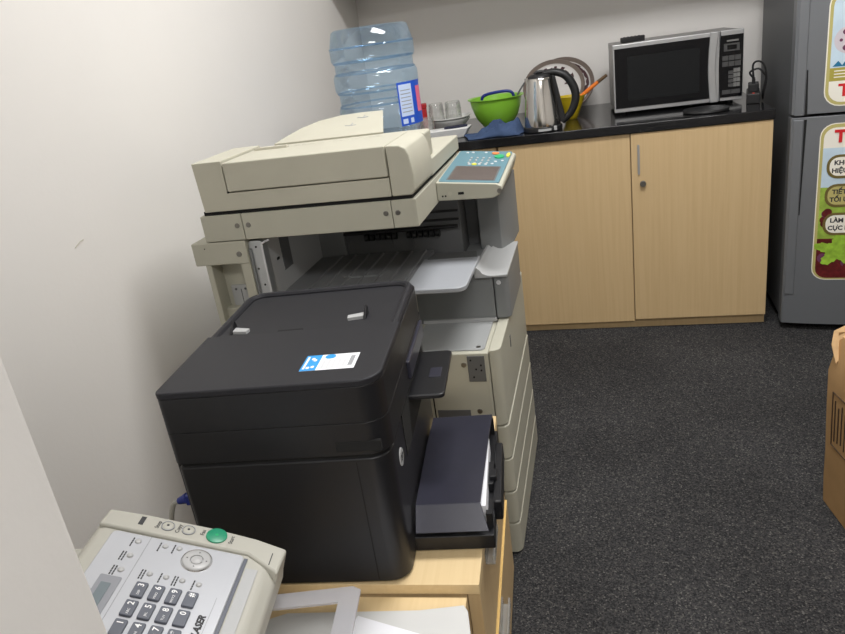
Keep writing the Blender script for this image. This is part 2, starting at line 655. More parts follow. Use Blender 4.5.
def door_poly():
    n = 16
    pts = [(0.0, 0.052), (0.0, 0.004)]
    for i in range(n + 1):
        x = 0.006 + (FW - 0.012) * i / n
        pts.append((x, bulge(x)))
    pts += [(FW, 0.004), (FW, 0.052)]
    return pts


for nm, z0, z1 in (('fridge_door', 0.028, 0.811), ('freezer_door', 0.821, 1.495)):
    d = obj(nm, B().prism(door_poly(), 2, z0, z1), 'fridge', fr, 0.0015, 2, angle=25)
    # grip strip along the left edge with a dark finger recess
    if nm == 'fridge_door':
        gz0, gz1, sz0, sz1 = 0.46, 0.803, 0.150, 0.803
    else:
        gz0, gz1, sz0, sz1 = 0.818, 0.97, 0.818, 1.40
    sb = B()
    pr = [(0.007, bulge(0.007) - 0.004), (0.035, bulge(0.035) - 0.005), (0.038, bulge(0.038) + 0.002), (0.007, bulge(0.007) + 0.002)]
    sb.prism(pr, 2, sz0, sz1)
    obj('grip_strip', sb, 'fridge', d, 0.0015)
    gb = B()
    gpol = [(0.0385, bulge(0.0385) - 0.0012), (0.047, bulge(0.047) - 0.0012), (0.047, bulge(0.047) + 0.004), (0.0385, bulge(0.0385) + 0.004)]
    gb.prism(gpol, 2, gz0, gz1)
    for v in gb.bm.verts:
        if nm == 'fridge_door' and v.co.z < gz0 + 0.01:
            v.co.x -= 0.000 if v.co.x < 0.042 else 0.006
        if nm == 'freezer_door' and v.co.z > gz1 - 0.01:
            v.co.x -= 0.000 if v.co.x < 0.042 else 0.005
    obj('finger_recess', gb, 'gap', d)


def decal(name, polys, material, parent, eps, thick=0.0004, label=None):
    """flat print shapes (x,z) laid on the curved door front"""
    b = B()
    for poly in polys:
        # cut into strips along x so that it bends with the door
        b.prism(poly, 1, 0, thick)
    for _ in range(1):
        xs = [v.co.x for v in b.bm.verts]
        x0, x1 = min(xs), max(xs)
        k = max(1, int((x1 - x0) / 0.03))
        for i in range(1, k):
            xx = x0 + (x1 - x0) * i / k
            bmesh.ops.bisect_plane(b.bm, geom=b.bm.verts[:] + b.bm.edges[:] + b.bm.faces[:], plane_co=(xx, 0, 0), plane_no=(1, 0, 0))
    for v in b.bm.verts:
        v.co.y = bulge(v.co.x) - eps + v.co.y
    return obj(name, b, material, parent, label=label)


def decal_text(s, x, z, size, material, parent, eps, bold=0.0, align='LEFT'):
    b = text_bm(s, size, Matrix(((1, 0, 0, x), (0, 0, 1, 0), (0, 1, 0, z), (0, 0, 0, 1))), 0.0, 0, bold, align)
    for v in b.bm.verts:
        v.co.y = bulge(v.co.x) - eps
    return obj('lettering', b, material, parent, recalc=False)


# lower sticker
fd = [c for c in fr.children if c.name.startswith('fridge_door')][0]
zd = [c for c in fr.children if c.name.startswith('freezer_door')][0]
st = decal('sticker', [rrect(0.090, 0.210, 0.50, 0.785, 0.045)], 'cream3', fd, 0.0010, label='fruit sticker with cream and gold border')
decal('border', [rrect(0.093, 0.213, 0.497, 0.782, 0.043)], 'gold', st, 0.0012)
decal('field', [rrect(0.102, 0.218, 0.488, 0.770, 0.036)], 'cream3', st, 0.0014)
decal('sky', [rrect(0.102, 0.53, 0.488, 0.700, 0.002)], 'stsky', st, 0.0016)
decal('meadow', [rrect(0.102, 0.36, 0.488, 0.56, 0.002)], 'stgreen', st, 0.0017)
decal('grapes_field', [rrect(0.102, 0.218, 0.488, 0.37, 0.036, rs=[0.036, 0.036, 0, 0])], 'stgrape', st, 0.0018)
rnd = random.Random(3)
gp = [ell(0.12 + rnd.random() * 0.34, 0.245 + rnd.random() * 0.06, 0.019, 0.019, 14) for _ in range(22)]
gp += [ell(0.112 + 0.02 * rnd.random(), 0.40 + rnd.random() * 0.07, 0.014, 0.014, 14) for _ in range(5)]
for i, g in enumerate(gp):
    decal('grape', [g], 'stgrape' if i % 3 else 'stplum', st, 0.0019 + 0.00004 * i)
lf = []
for k in range(60):
    a = 2 * PI * k / 60
    rr0 = 0.050 + 0.016 * math.cos(5 * (a - PI / 2)) + 0.004 * math.cos(25 * a)
    lf.append((0.172 + rr0 * math.cos(a) * 1.25, 0.325 + rr0 * math.sin(a)))
decal('vine_leaf', [lf], 'stleaf', st, 0.0031)
for zc, l1, l2, mm in ((0.634, 'KHỬ MÙI', 'HIỆU QUẢ', 'cream3'), (0.530, 'TIẾT KIỆM', 'TỐI ƯU', 'gold'), (0.425, 'LÀM LẠNH', 'CỰC NHANH', 'cream3')):
    bd = decal('badge', [rrect(0.116, zc - 0.042, 0.275, zc + 0.042, 0.036)], 'stoval', st, 0.0034)
    decal('badge_face', [rrect(0.125, zc - 0.033, 0.266, zc + 0.033, 0.028)], mm, st, 0.0036)
    decal_text(l1, 0.138, zc + 0.013, 0.022, 'textdark', st, 0.0038, 0.0009)
    decal_text(l2, 0.132, zc - 0.015, 0.022, 'textdark', st, 0.0038, 0.0009)
decal_text('TOSHIBA', 0.134, 0.738, 0.058, 'stred', st, 0.0038, 0.0024)
# upper sticker
su = decal('sticker', [rrect(0.092, 0.842, 0.50, 1.215, 0.05)], 'cream3', zd, 0.0010, label='product sticker with gold border')
decal('border', [rrect(0.0955, 0.8455, 0.4965, 1.2115, 0.047)], 'gold', su, 0.0012)
decal('field', [rrect(0.105, 0.855, 0.487, 1.202, 0.04)], 'stsky', su, 0.0014)
decal('lower_field', [rrect(0.105, 0.855, 0.487, 0.925, 0.04, rs=[0.04, 0.04, 0, 0])], 'cream3', su, 0.0016)
decal('gold_band', [rrect(0.105, 0.925, 0.487, 0.968, 0.001)], 'stgold', su, 0.0017)
decal('bloom', [ell(0.156, 1.055, 0.044, 0.044, 24)], 'stlilac', su, 0.0017)
decal('bloom_spot', [ell(0.148, 1.080, 0.013, 0.010), ell(0.150, 1.030, 0.013, 0.010), ell(0.132, 1.055, 0.005, 0.005), ell(0.164, 1.055, 0.006, 0.005)], 'stplum', su, 0.0018)
decal('splash', [[(0.112, 0.972), (0.128, 0.990), (0.140, 0.975), (0.152, 0.993), (0.165, 0.976), (0.19, 1.0), (0.23, 0.985), (0.23, 0.970)]], 'stblue', su, 0.0018)
for k in range(3):
    decal('caption_line', [rrect(0.118, 0.936 + 0.010 * k, 0.30, 0.9395 + 0.010 * k, 0.0005)], 'cream3', su, 0.0019)
decal_text('TOSHIBA', 0.134, 0.892, 0.056, 'stred', su, 0.0020, 0.0018)

# ------------------------------------------------------------------ photocopier (world coordinates)
cp = thing('photocopier', 'large cream office photocopier with document feeder against the left wall', 'photocopier', (-0.58, 1.73, 0), 0, None, world=True)
Y0, Y1 = 1.45, 2.01
body = obj('base_body', B().box((-0.925, Y0, 0.02), (-0.262, Y1, 0.57)), 'cream', cp, 0.004)
for cx in (-0.88, -0.32):
    for cy in (1.50, 1.96):
        obj('caster', B().cyl((cx, cy - 0.012, 0.012), (cx, cy + 0.012, 0.012), 0.012, 12), 'blackm', cp)
# side panel fittings
sp = obj('connector_plate', B().box((-0.312, Y0 - 0.002, 0.498), (-0.272, Y0 + 0.002, 0.563)), 'dgrey', body, 0.0005)
hb = B()
for hx, hz in ((-0.304, 0.553), (-0.281, 0.540), (-0.281, 0.527), (-0.300, 0.510), (-0.293, 0.53)):
    hb.cyl((hx, Y0 - 0.003, hz), (hx, Y0 - 0.001, hz), 0.0022, 10)
obj('plate_hole', hb, 'gap', sp)
for sx, sz in ((-0.321, 0.541), (-0.296, 0.419)):
    obj('screw', B().cyl((sx, Y0 - 0.002, sz), (sx, Y0 + 0.001, sz), 0.0062, 16), 'screw', body, 0.0008)
obj('carry_grip', B().box((-0.398, Y0 - 0.0012, 0.385), (-0.318, Y0 + 0.003, 0.423)), 'dgrey', body, 0.0008)
obj('panel_seam', B().box((-0.4055, Y0 - 0.0008, 0.20), (-0.4025, Y0 + 0.002, 0.56)), 'gap', body)
# front door and four paper drawers, with rounded near edges


def front_panel(name, z0, z1, x1, parent, mtl='cream', taper=0.0):
    b = B()
    b.prism(rrect(-0.2605, Y0 + 0.002, x1, Y1 - 0.002, 0.016, 5, rs=[0, 0.020, 0.020, 0]), 2, z0, z1)
    for v in b.bm.verts:
        if v.co.z > (z0 + z1) / 2:
            v.co.x += 0
    return obj(name, b, mtl, parent, 0.0025, 2, angle=40)


fdoor = front_panel('front_door', 0.378, 0.575, -0.234, cp)
obj('door_latch', B().box((-0.2345, 1.62, 0.505), (-0.2325, 1.628, 0.535)), 'dgrey', fdoor)
for k, (z0, z1, xx) in enumerate(((0.285, 0.374, -0.232), (0.190, 0.281, -0.231), (0.096, 0.186, -0.230), (0.005, 0.092, -0.229))):
    d = front_panel('paper_drawer', z0, z1, xx, cp)
# grey deck on the near side
dk = obj('side_deck', B().prism(rrect(-0.445, Y0 + 0.012, -0.272, 1.632, 0.012), 2, 0.566, 0.5735), 'deckg', cp, 0.001)
obj('screw', B().cyl((-0.287, 1.476, 0.573), (-0.287, 1.476, 0.5745), 0.0055, 14), 'screw', dk)
obj('deck_flange', B().box((-0.45, 1.626, 0.573), (-0.262, 1.634, 0.582)), 'lgrey', dk, 0.0008)
obj('middle_body', B().box((-0.925, 1.634, 0.57), (-0.264, Y1, 0.694)), 'mgrey', cp, 0.003)
obj('rear_block', B().box((-0.925, 1.475, 0.57), (-0.46, 1.634, 0.70)), 'cream', cp, 0.003)
fcov = B()
fcov.prism(rrect(-0.262, 1.634, -0.226, 1.905, 0.01, 4, rs=[0, 0.014, 0.014, 0]), 2, 0.578, 0.694)
fcov = obj('delivery_cover', fcov, 'mgrey', cp, 0.003, angle=40)
kb = B()
kb.lathe([(0, 0.006), (0.004, 0.005), (0.0062, 0.0)], 16)
bmesh.ops.transform(kb.bm, matrix=frame((-0.250, 1.6345, 0.672), (1, 0, 0), (0, 0, 1)), verts=kb.bm.verts)
obj('cover_pin', kb, 'white', fcov)
# wing: light top of the delivery cover with a hollow next to the tray
wg = B()
prof = [(-0.306, 0.690), (-0.306, 0.7165), (-0.299, 0.7175), (-0.292, 0.711), (-0.285, 0.7015), (-0.274, 0.6965), (-0.258, 0.6950), (-0.2255, 0.6965), (-0.2255, 0.690)]
wg.prism(prof, 1, 1.622, 1.90)
for v in wg.bm.verts:
    if v.co.y > 1.8:
        v.co.z += -0.014 if v.co.x < -0.288 and v.co.z > 0.70 else 0
obj('delivery_wing', wg, 'lgrey', cp, 0.0012, angle=50)
# white output tray, sticking out to the near side
ot = B()
ot.prism(rrect(-0.445, 1.468, -0.300, 1.700, 0.02, 5, rs=[0.004, 0.024, 0.0, 0.0]), 2, 0.712, 0.724)
otr = obj('output_tray', ot, 'trayw', cp, 0.003, 3)
dv = B()
dv.prism([(-0.435, 1.690), (-0.305, 1.690), (-0.315, 1.74), (-0.425, 1.74)], 2, 0.7235, 0.7245)
obj('finger_hollow', dv, 'dgrey', otr)
# dark ribbed inner tray
it = obj('inner_tray', B().prism([(-0.780, 1.485), (-0.440, 1.485), (-0.440, 1.80), (-0.790, 1.80), (-0.790, 1.52)], 2, 0.700, 0.718), 'ingrey', cp, 0.002)
for k in range(7):
    xk = -0.70 + k * 0.04
    rb = B()
    rb.prism([(xk - 0.003, 0.7175), (xk - 0.002, 0.7225), (xk + 0.002, 0.7225), (xk + 0.003, 0.7175)], 1, 1.50, 1.79)
    obj('rib', rb, 'ingrey', it)
obj('paper_stop', B().box((-0.63, 1.60, 0.7175), (-0.53, 1.603, 0.7215)), 'mgrey', it)
# far tower with exit rollers
tw = obj('exit_tower', B().box((-0.78, 1.815, 0.69), (-0.362, Y1, 0.874)), 'dgrey', cp, 0.002)
rl = B()
rl.cyl((-0.69, 1.806, 0.776), (-0.37, 1.806, 0.776), 0.005, 12)
ro = obj('exit_shaft', rl, 'blackm', tw)
for k in range(2):
    for j in range(6):
        xk = -0.63 + k * 0.12 + j * 0.016
        obj('exit_roller', B().cyl((xk, 1.804, 0.762), (xk + 0.011, 1.804, 0.762), 0.009, 14), 'rubber', ro)
for zz in (0.815, 0.848, 0.792):
    obj('paper_guide', B().box((-0.72, 1.808, zz), (-0.366, 1.816, zz + 0.005)), 'blackm', tw, 0.0008)
for xk in (-0.56, -0.50):
    obj('guide_rib', B().box((xk, 1.810, 0.725), (xk + 0.004, 1.816, 0.770)), 'dgrey', tw)
tf = B()
tf.prism([(-0.362, 1.900), (-0.330, 1.900), (-0.320, 1.852), (-0.262, 1.842), (-0.236, 1.905), (-0.232, Y1), (-0.362, Y1)], 2, 0.694, 0.874)
obj('tower_front', tf, 'mgrey', cp, 0.002)
obj('tower_recess', B().box((-0.361, 1.895, 0.70), (-0.331, 1.899, 0.872)), 'dgrey', cp)
# rear column and inner rear wall
obj('rear_column', B().box((-0.925, 1.60, 0.694), (-0.780, Y1, 0.874)), 'cream', cp, 0.002)
obj('inner_end_panel', B().box((-0.775, 1.800, 0.70), (-0.690, 1.816, 0.874)), 'mgrey', cp, 0.002)
rw = obj('inner_rear_wall', B().box((-0.800, 1.490, 0.70), (-0.762, 1.82, 0.874)), 'lgrey', cp, 0.002)
obj('warning_plate', B().box((-0.7625, 1.553, 0.764), (-0.7605, 1.604, 0.850)), 'dgrey', rw, 0.0005)
obj('cable_slot', B().box((-0.7625, 1.522, 0.800), (-0.7605, 1.535, 0.806)), 'gap', rw)
# near sheet-metal strip, frame legs and cross arm
mb = obj('metal_bracket', B().prism(rrect(-0.796, 0.56, -0.762, 0.868, 0.008), 1, 1.462, 1.492), 'steel', cp, 0.001)
hb = B()
for hx, hz in ((-0.778, 0.853), (-0.783, 0.80), (-0.776, 0.760)):
    hb.cyl((hx, 1.461, hz), (hx, 1.4625, hz), 0.0025, 10)
obj('bracket_hole', hb, 'gap', mb)
sb = B()
sb.tube([(-0.793, 1.459, 0.85), (-0.793, 1.459, 0.70)], 0.0035, 8)
obj('wire_cover', sb, 'mgrey', mb)
obj('trim_rail', B().tube(bez([(-0.742, 1.462, 0.868), (-0.757, 1.462, 0.862), (-0.763, 1.462, 0.845), (-0.764, 1.462, 0.70)], 18), 0.0025, 8), 'white', cp)
arm = obj('rear_arm', B().box((-0.937, Y0, 0.818), (-0.797, 1.60, 0.873)), 'cream', cp, 0.003)
obj('screw', B().cyl((-0.818, Y0 - 0.002, 0.842), (-0.818, Y0 + 0.001, 0.842), 0.0065, 16), 'screw', arm, 0.0008)
obj('pin_hole', B().cyl((-0.903, Y0 - 0.0008, 0.860), (-0.903, Y0 + 0.001, 0.860), 0.0015, 8), 'gap', arm)
obj('frame_leg', B().box((-0.914, Y0 + 0.004, 0.56), (-0.899, 1.60, 0.82)), 'cream', cp, 0.002)
obj('frame_leg', B().box((-0.822, Y0 + 0.003, 0.56), (-0.797, 1.60, 0.82)), 'cream', cp, 0.002)
obj('recessed_panel', B().box((-0.90, 1.50, 0.56), (-0.82, 1.60, 0.82)), 'cream', cp)
vp = obj('vent_plate', B().box((-0.885, 1.494, 0.64), (-0.83, 1.501, 0.752)), 'lgrey', cp, 0.001)
vb = B()
for zz in (0.742,):
    vb.cyl((-0.873, 1.493, zz), (-0.873, 1.4945, zz), 0.003, 8)
    vb.cyl((-0.848, 1.493, zz), (-0.848, 1.4945, zz), 0.003, 8)
vb.box((-0.860, 1.4932, 0.65), (-0.8585, 1.4945, 0.742))
obj('vent_slot', vb, 'dgrey', vp)
# scanner
ZS0, ZS1 = 0.875, 0.936
for (a, b_, nm) in ((-0.895, -0.7925, 'scanner_rear'), (-0.791, -0.4365, 'scanner_middle'), (-0.4355, -0.380, 'scanner_front')):
    s_ = obj(nm, B().box((a, Y0, ZS0), (b_, 2.005, ZS1)), 'cream', cp, 0.0015 if nm == 'scanner_middle' else 0.002)
    if nm == 'scanner_middle':
        sml = s_
for sx in (-0.806, -0.778, -0.450, -0.423):
    obj('screw', B().cyl((sx, Y0 - 0.002, 0.909), (sx, Y0 + 0.001, 0.909), 0.0058, 16), 'screw', sml, 0.0008)
obj('scanner_gap', B().box((-0.885, Y0 + 0.006, ZS1 - 0.001), (-0.388, 2.0, 0.9455)), 'gap', cp)
# document feeder
ZF = 1.052
fbs = B()
fbs.prism([(-0.879, 0.9445), (-0.4315, 0.9445), (-0.4315, 0.9845), (-0.8115, 0.9845), (-0.8115, ZF + 0.005), (-0.884, ZF + 0.005)], 1, Y0, 1.66)
obj('feeder_base', fbs, 'cream2', cp, 0.002)
obj('feeder_cover', B().box((-0.809, Y0 - 0.001, 0.987), (-0.4325, 1.66, ZF)), 'cream2', cp, 0.003)
obj('cover_slot', B().box((-0.8115, Y0 + 0.0005, 0.962), (-0.809, Y0 + 0.01, 0.988)), 'gap', cp)
fc = B()
fc.prism([(-0.4295, 0.9445), (-0.386, 0.9445), (-0.3785, 0.953), (-0.376, 0.985), (-0.381, 1.028), (-0.388, 1.043), (-0.400, 1.050), (-0.4295, ZF)], 1, Y0 - 0.001, 1.635)
obj('feeder_front_cap', fc, 'cream2', cp, 0.003, 3, angle=50)
obj('feeder_back', B().box((-0.877, 1.650, 0.985), (-0.39, 1.72, 1.046)), 'cream2', cp, 0.006)
obj('platen_cover', B().box((-0.877, 1.635, 0.946), (-0.379, 2.0, 0.986)), 'cream2', cp, 0.004)
# dust smudges along the feeder top
smb = B()
r2 = random.Random(5)
for k in range(34):
    xx = -0.745 + 0.26 * k / 33
    smb.prism(ell(xx + r2.uniform(-0.004, 0.004), 1.622 + r2.uniform(-0.004, 0.004) , r2.uniform(0.004, 0.010), r2.uniform(0.002, 0.005), 8), 2, ZF - 0.0005, ZF + 0.0003)
o_ = obj('smudge', smb, 'dirt', cp)
# tilted document tray behind
tb = B()
tr_poly = [(-0.775, 0.0), (-0.492, 0.0), (-0.545, 0.205), (-0.60, 0.21), (-0.66, 0.205), (-0.715, 0.175), (-0.748, 0.125), (-0.765, 0.06)]
tb.prism(tr_poly, 2, 0, 0.006)
for v in tb.bm.verts:
    yy = v.co.y
    v.co.z += 1.050 + 0.12 * yy + 0.15 * yy * yy
    v.co.y = 1.665 + yy
dt = obj('document_tray', tb, 'cream2', cp, 0.0015)
for (ax_, ay_) in ((-0.60, 0.085), (-0.585, 0.15)):
    ab = B()
    z_ = 1.0566 + 0.12 * ay_ + 0.15 * ay_ * ay_
    for dx_, dy_ in ((-0.016, 0.006), (0.014, 0.004), (0, 0.022)):
        ab.tube([(ax_, 1.665 + ay_, z_ + 0.0005), (ax_ + dx_, 1.665 + ay_ + dy_, z_ + 0.0005 + dy_ * 0.16)], 0.0016, 5)
    obj('size_mark', ab, 'textgrey', dt)
wb = B()
wb.prism([(-0.80, 1.60), (-0.715, 1.60), (-0.712, 1.606), (-0.735, 1.612)], 2, ZF - 0.001, ZF + 0.006)
obj('lever', wb, 'dirt', cp, 0.001)
# control panel in front
pn = B()
n_ = 8
poly = [(-0.3795, 0.880), (-0.246, 0.8765), (-0.230, 0.883), (-0.2215, 0.896), (-0.223, 0.904), (-0.236, 0.9105), (-0.3795, 0.926)]
pn.prism(poly, 1, 1.655, 2.0)
for v in pn.bm.verts:
    if v.co.y > 1.8 and v.co.z > 0.895:
        v.co.z += 0.015
panel = obj('control_panel', pn, 'cream', cp, 0.003, 2)


def pz(x, y):
    return 0.926 - (x + 0.3795) * 0.1085 + 0.015 * (y - 1.655) / 0.345


def panel_patch(name, poly, mtl, parent, h0, h1, bevel=0.0):
    b = B().prism(poly, 2, 0, 1)
    for v in b.bm.verts:
        v.co.z = pz(v.co.x, v.co.y) + (h1 if v.co.z > 0.5 else h0)
    return obj(name, b, mtl, parent, bevel)


face = panel_patch('panel_face', rrect(-0.374, 1.660, -0.230, 1.994, 0.008), 'teal', panel, -0.001, 0.0012)
scr = panel_patch('screen_frame', rrect(-0.358, 1.676, -0.241, 1.818, 0.002), 'dgrey', panel, 0.0, 0.0016)
panel_patch('touch_screen', rrect(-0.354, 1.680, -0.245, 1.812, 0.001), 'lcd', panel, 0.0, 0.0020)
panel_patch('start_button', ell(-0.258, 1.925, 0.013, 0.020), 'green', panel, 0.001, 0.004)
panel_patch('stop_button', ell(-0.272, 1.962, 0.010, 0.012), 'orange', panel, 0.001, 0.004)
panel_patch('power_button', ell(-0.236, 1.945, 0.005, 0.024), 'yellow', panel, 0.001, 0.004)
panel_patch('reset_button', ell(-0.313, 1.836, 0.007, 0.008), 'yellow', panel, 0.001, 0.003)
for i in range(4):
    for j in range(3):
        panel_patch('key', ell(-0.330 + i * 0.016, 1.852 + j * 0.028, 0.0032, 0.007, 10), 'lgrey', panel, 0.001, 0.0028)
for xk, yk in ((-0.326, 1.836), (-0.300, 1.838), (-0.284, 1.838), (-0.268, 1.845), (-0.262, 1.87), (-0.35, 1.97), (-0.335, 1.972), (-0.30, 1.975), (-0.245, 1.88)):
    panel_patch('key', ell(xk, yk, 0.004, 0.005, 10), 'white', panel, 0.001, 0.0026)
pb = B()
pb.cyl((-0.229, 1.6535, 0.893), (-0.229, 1.656, 0.893), 0.006, 16)
obj('brightness_dial', pb, 'screw', panel)
obj('usb_port', B().box((-0.328, 1.6540, 0.892), (-0.314, 1.656, 0.898)), 'gap', panel)
for xk in (-0.368, -0.361):
    obj('indicator_lamp', B().box((xk, 1.6542, 0.889), (xk + 0.004, 1.656, 0.893)), 'gap', panel)
obj('logo_dot', B().cyl((-0.348, 1.6542, 0.896), (-0.348, 1.656, 0.896), 0.005, 16), 'cream2', panel)

# ------------------------------------------------------------------ drawer cabinets under the printer and the fax
CYAW = math.radians(4)


def drawer_cabinet(label, loc, depth, length, h, proud):
    t = thing('drawer_cabinet', label, 'cabinet', loc, CYAW, 'beech drawer cabinets along the left wall')
    obj('carcass', B().box((-depth + 0.003, 0.004, 0.0), (-0.022, length - 0.004, h - 0.02)), 'woodv', t)
    obj('top_board', B().box((-depth, 0, h - 0.02), (0, length, h)), 'woodt', t, 0.001, 1)
    for k, (z0, z1, x1, hy, hz) in enumerate(((0.232, h - 0.022, -0.001, 0.10, h - 0.045), (0.03, 0.226, 0.003, 0.13, 0.200))):
        d = obj('drawer', B().box((-0.021, 0.004, z0), (x1, length - 0.004, z1)), 'woodv', t, 0.0005, 1)
        if k:
            obj('edge_band', B().box((x1 - 0.006, 0.004, z1 - 0.0005), (x1 + 0.0004, length - 0.004, z1 + 0.0010)), 'woode', d)
        hb_ = B()
        hb_.box((x1, hy, hz - 0.003), (x1 + 0.017, hy + 0.09, hz))
        hb_.box((x1 + 0.013, hy, hz - 0.003), (x1 + 0.017, hy + 0.09, hz + 0.016))
        hb_.box((x1, hy, hz - 0.003), (x1 + 0.003, hy + 0.09, hz + 0.018))
        obj('handle', hb_, 'clearp', d, 0.0006, label='clear plastic handle')
    return t


ca = Vector((-0.209, 0.856, 0))
exv = Vector((math.cos(CYAW), math.sin(CYAW), 0))
eyv = Vector((-math.sin(CYAW), math.cos(CYAW), 0))
drawer_cabinet('beech drawer cabinet carrying the black printer', ca, 0.455, 0.52, 0.45, 0.021)
drawer_cabinet('lower beech drawer cabinet carrying the fax machine', ca - eyv * 0.485 - exv * 0.021, 0.52, 0.48, 0.43, 0.021)

# ------------------------------------------------------------------ printer
PYAW = math.radians(6)
po = Vector((-0.317, 0.852, 0.45))
pr = thing('multifunction_printer', 'black multifunction laser printer on beech drawer cabinet', 'printer', po, PYAW)
PW, PD = 0.335, 0.43
for fx_ in (-0.30, -0.04):
    for fy_ in (0.06, 0.38):
        obj('foot', B().cyl((fx_, fy_, 0), (fx_, fy_, 0.008), 0.012, 12), 'rubber', pr)
lb = B()
lb.prism(rrect(-PW, 0.0, 0.0, PD, 0.03, 6, rs=[0.01, 0.034, 0.01, 0.01]), 2, 0.004, 0.236)
lower = obj('main_body', lb, 'pblack', pr, 0.004, 3, angle=40)
obj('side_seam', B().box((-0.052, -0.0006, 0.01), (-0.0505, 0.003, 0.230)), 'gap', lower)
obj('rear_hump', B().box((-PW - 0.012, 0.02, 0.02), (-PW + 0.01, PD - 0.03, 0.255)), 'pblack', pr, 0.004)
obj('seam_band', B().prism(rrect(-PW + 0.003, 0.003, -0.003, PD - 0.003, 0.03, 6, rs=[0.01, 0.032, 0.01, 0.01]), 2, 0.234, 0.246), 'gap', pr)
sb_ = B()
sb_.prism(rrect(-PW - 0.003, -0.003, 0.004, PD + 0.002, 0.03, 6, rs=[0.014, 0.036, 0.016, 0.014]), 2, 0.244, 0.2975)
su_ = obj('scanner_unit', sb_, 'pblack', pr, 0.0012, 2, angle=40)
obj('lift_grip', B().box((-0.077, -0.0042, 0.250), (-0.008, 0.004, 0.268)), 'gap', su_, 0.002)
fb_ = B()
fb_.prism(rrect(-PW - 0.003, -0.003, 0.004, PD + 0.002, 0.03, 6, rs=[0.014, 0.036, 0.030, 0.030]), 2, 0.298, 0.356)
feeder = obj('feeder_unit', fb_, 'pblack', pr, 0.0010, 2, angle=40)
# feeder lid (near half)
fl = B()
fl.prism(rrect(-PW - 0.0035, -0.0035, 0.0045, 0.208, 0.03, 6, rs=[0.014, 0.036, 0.003, 0.003]), 2, 0.3555, 0.3668)
lid = obj('feeder_lid', fl, 'ptop', pr, 0.006, 4, angle=40)
obj('lid_seam', B().box((-PW + 0.008, 0.2075, 0.351), (-0.008, 0.2095, 0.3655)), 'gap', pr)
# paper input tray (far half), a little sunken, with a raised rim
tr = B()
tr.prism([(0.2095, 0.349), (PD - 0.008, 0.349), (PD - 0.008, 0.358), (0.2095, 0.361)], 0, -PW + 0.012, -0.012)
itray = obj('input_tray', tr, 'ptop', pr, 0.001)
rim = B()
path = [(-PW + 0.006, 0.190, 0.3580), (-PW + 0.006, PD - 0.035, 0.358)]
path += [(-PW + 0.006 + 0.03 * (1 - math.cos(a)), PD - 0.035 + 0.03 * math.sin(a), 0.358) for a in [PI / 2 * i / 6 for i in range(1, 7)]]
path += [(-0.036 + 0.03 * math.sin(a), PD - 0.035 + 0.03 * math.cos(a), 0.358) for a in [PI / 2 * i / 6 for i in range(0, 7)]]
path += [(-0.006, 0.190, 0.358)]
rim.tube(path, 0.0080, 10)
obj('tray_rim', rim, 'ptop', pr)
for (gx, gy, sgn) in ((-0.302, 0.222, 1), (-0.064, 0.246, -1)):
    gb = B()
    gb.prism([(gy - 0.004, 0.360), (gy + 0.030, 0.358), (gy + 0.030, 0.372), (gy + 0.022, 0.380)], 0, gx - 0.002, gx + 0.002)
    g_ = obj('paper_guide', gb, 'pblack', pr, 0.0008)
    lb2 = B()
    lb2.prism([(gx + sgn * 0.003, gy + 0.003), (gx + sgn * 0.030, gy - 0.002), (gx + sgn * 0.032, gy + 0.012), (gx + sgn * 0.018, gy + 0.016), (gx + sgn * 0.003, gy + 0.022)], 2, 0.3595, 0.3665)
    obj('guide_tab', lb2, 'lgrey', g_, 0.001)
obj('tray_notch', B().box((-0.215, 0.213, 0.3595), (-0.170, 0.224, 0.3625)), 'gap', itray, 0.001)
# sticker on the lid
lz = 0.3669
LY = -0.011
stl = obj('warranty_sticker', B().prism([(-0.124, 0.050 + LY), (-0.040, 0.050 + LY), (-0.040, 0.103 + LY), (-0.124, 0.103 + LY)], 2, lz, lz + 0.0003), 'paper', lid, label='blue and white paper sticker')
obj('blue_field', B().prism([(-0.124, 0.050 + LY), (-0.099, 0.050 + LY), (-0.099, 0.103 + LY), (-0.124, 0.103 + LY)], 2, lz + 0.0003, lz + 0.0004), 'bluelab', stl)
obj('blue_seal', B().prism(ell(-0.085, 0.095 + LY, 0.0085, 0.008), 2, lz + 0.0003, lz + 0.0005), 'bluelab', stl)
bb = B()
for xk in (-0.093, -0.085, -0.077, -0.069, -0.061):
    bb.prism([(xk, 0.055 + LY), (xk + 0.0045, 0.055 + LY), (xk + 0.0045, 0.084 + LY), (xk, 0.084 + LY)], 2, lz + 0.0003, lz + 0.00042)
obj('print_lines', bb, 'labtxt', stl)
obj('barcode', B().prism([(-0.052, 0.060 + LY), (-0.045, 0.060 + LY), (-0.045, 0.094 + LY), (-0.052, 0.094 + LY)], 2, lz + 0.0003, lz + 0.00042), 'textgrey', stl)
wb = B()
for (xk, yk) in ((-0.113, 0.060), (-0.106, 0.062), (-0.107, 0.085), (-0.111, 0.090)):
    wb.prism(ell(xk, yk + LY, 0.003, 0.004, 8), 2, lz + 0.0004, lz + 0.0005)
wb.prism([(-0.121, 0.056 + LY), (-0.1175, 0.056 + LY), (-0.1175, 0.098 + LY), (-0.121, 0.098 + LY)], 2, lz + 0.0004, lz + 0.0005)
obj('white_print', wb, 'textwhite', stl)
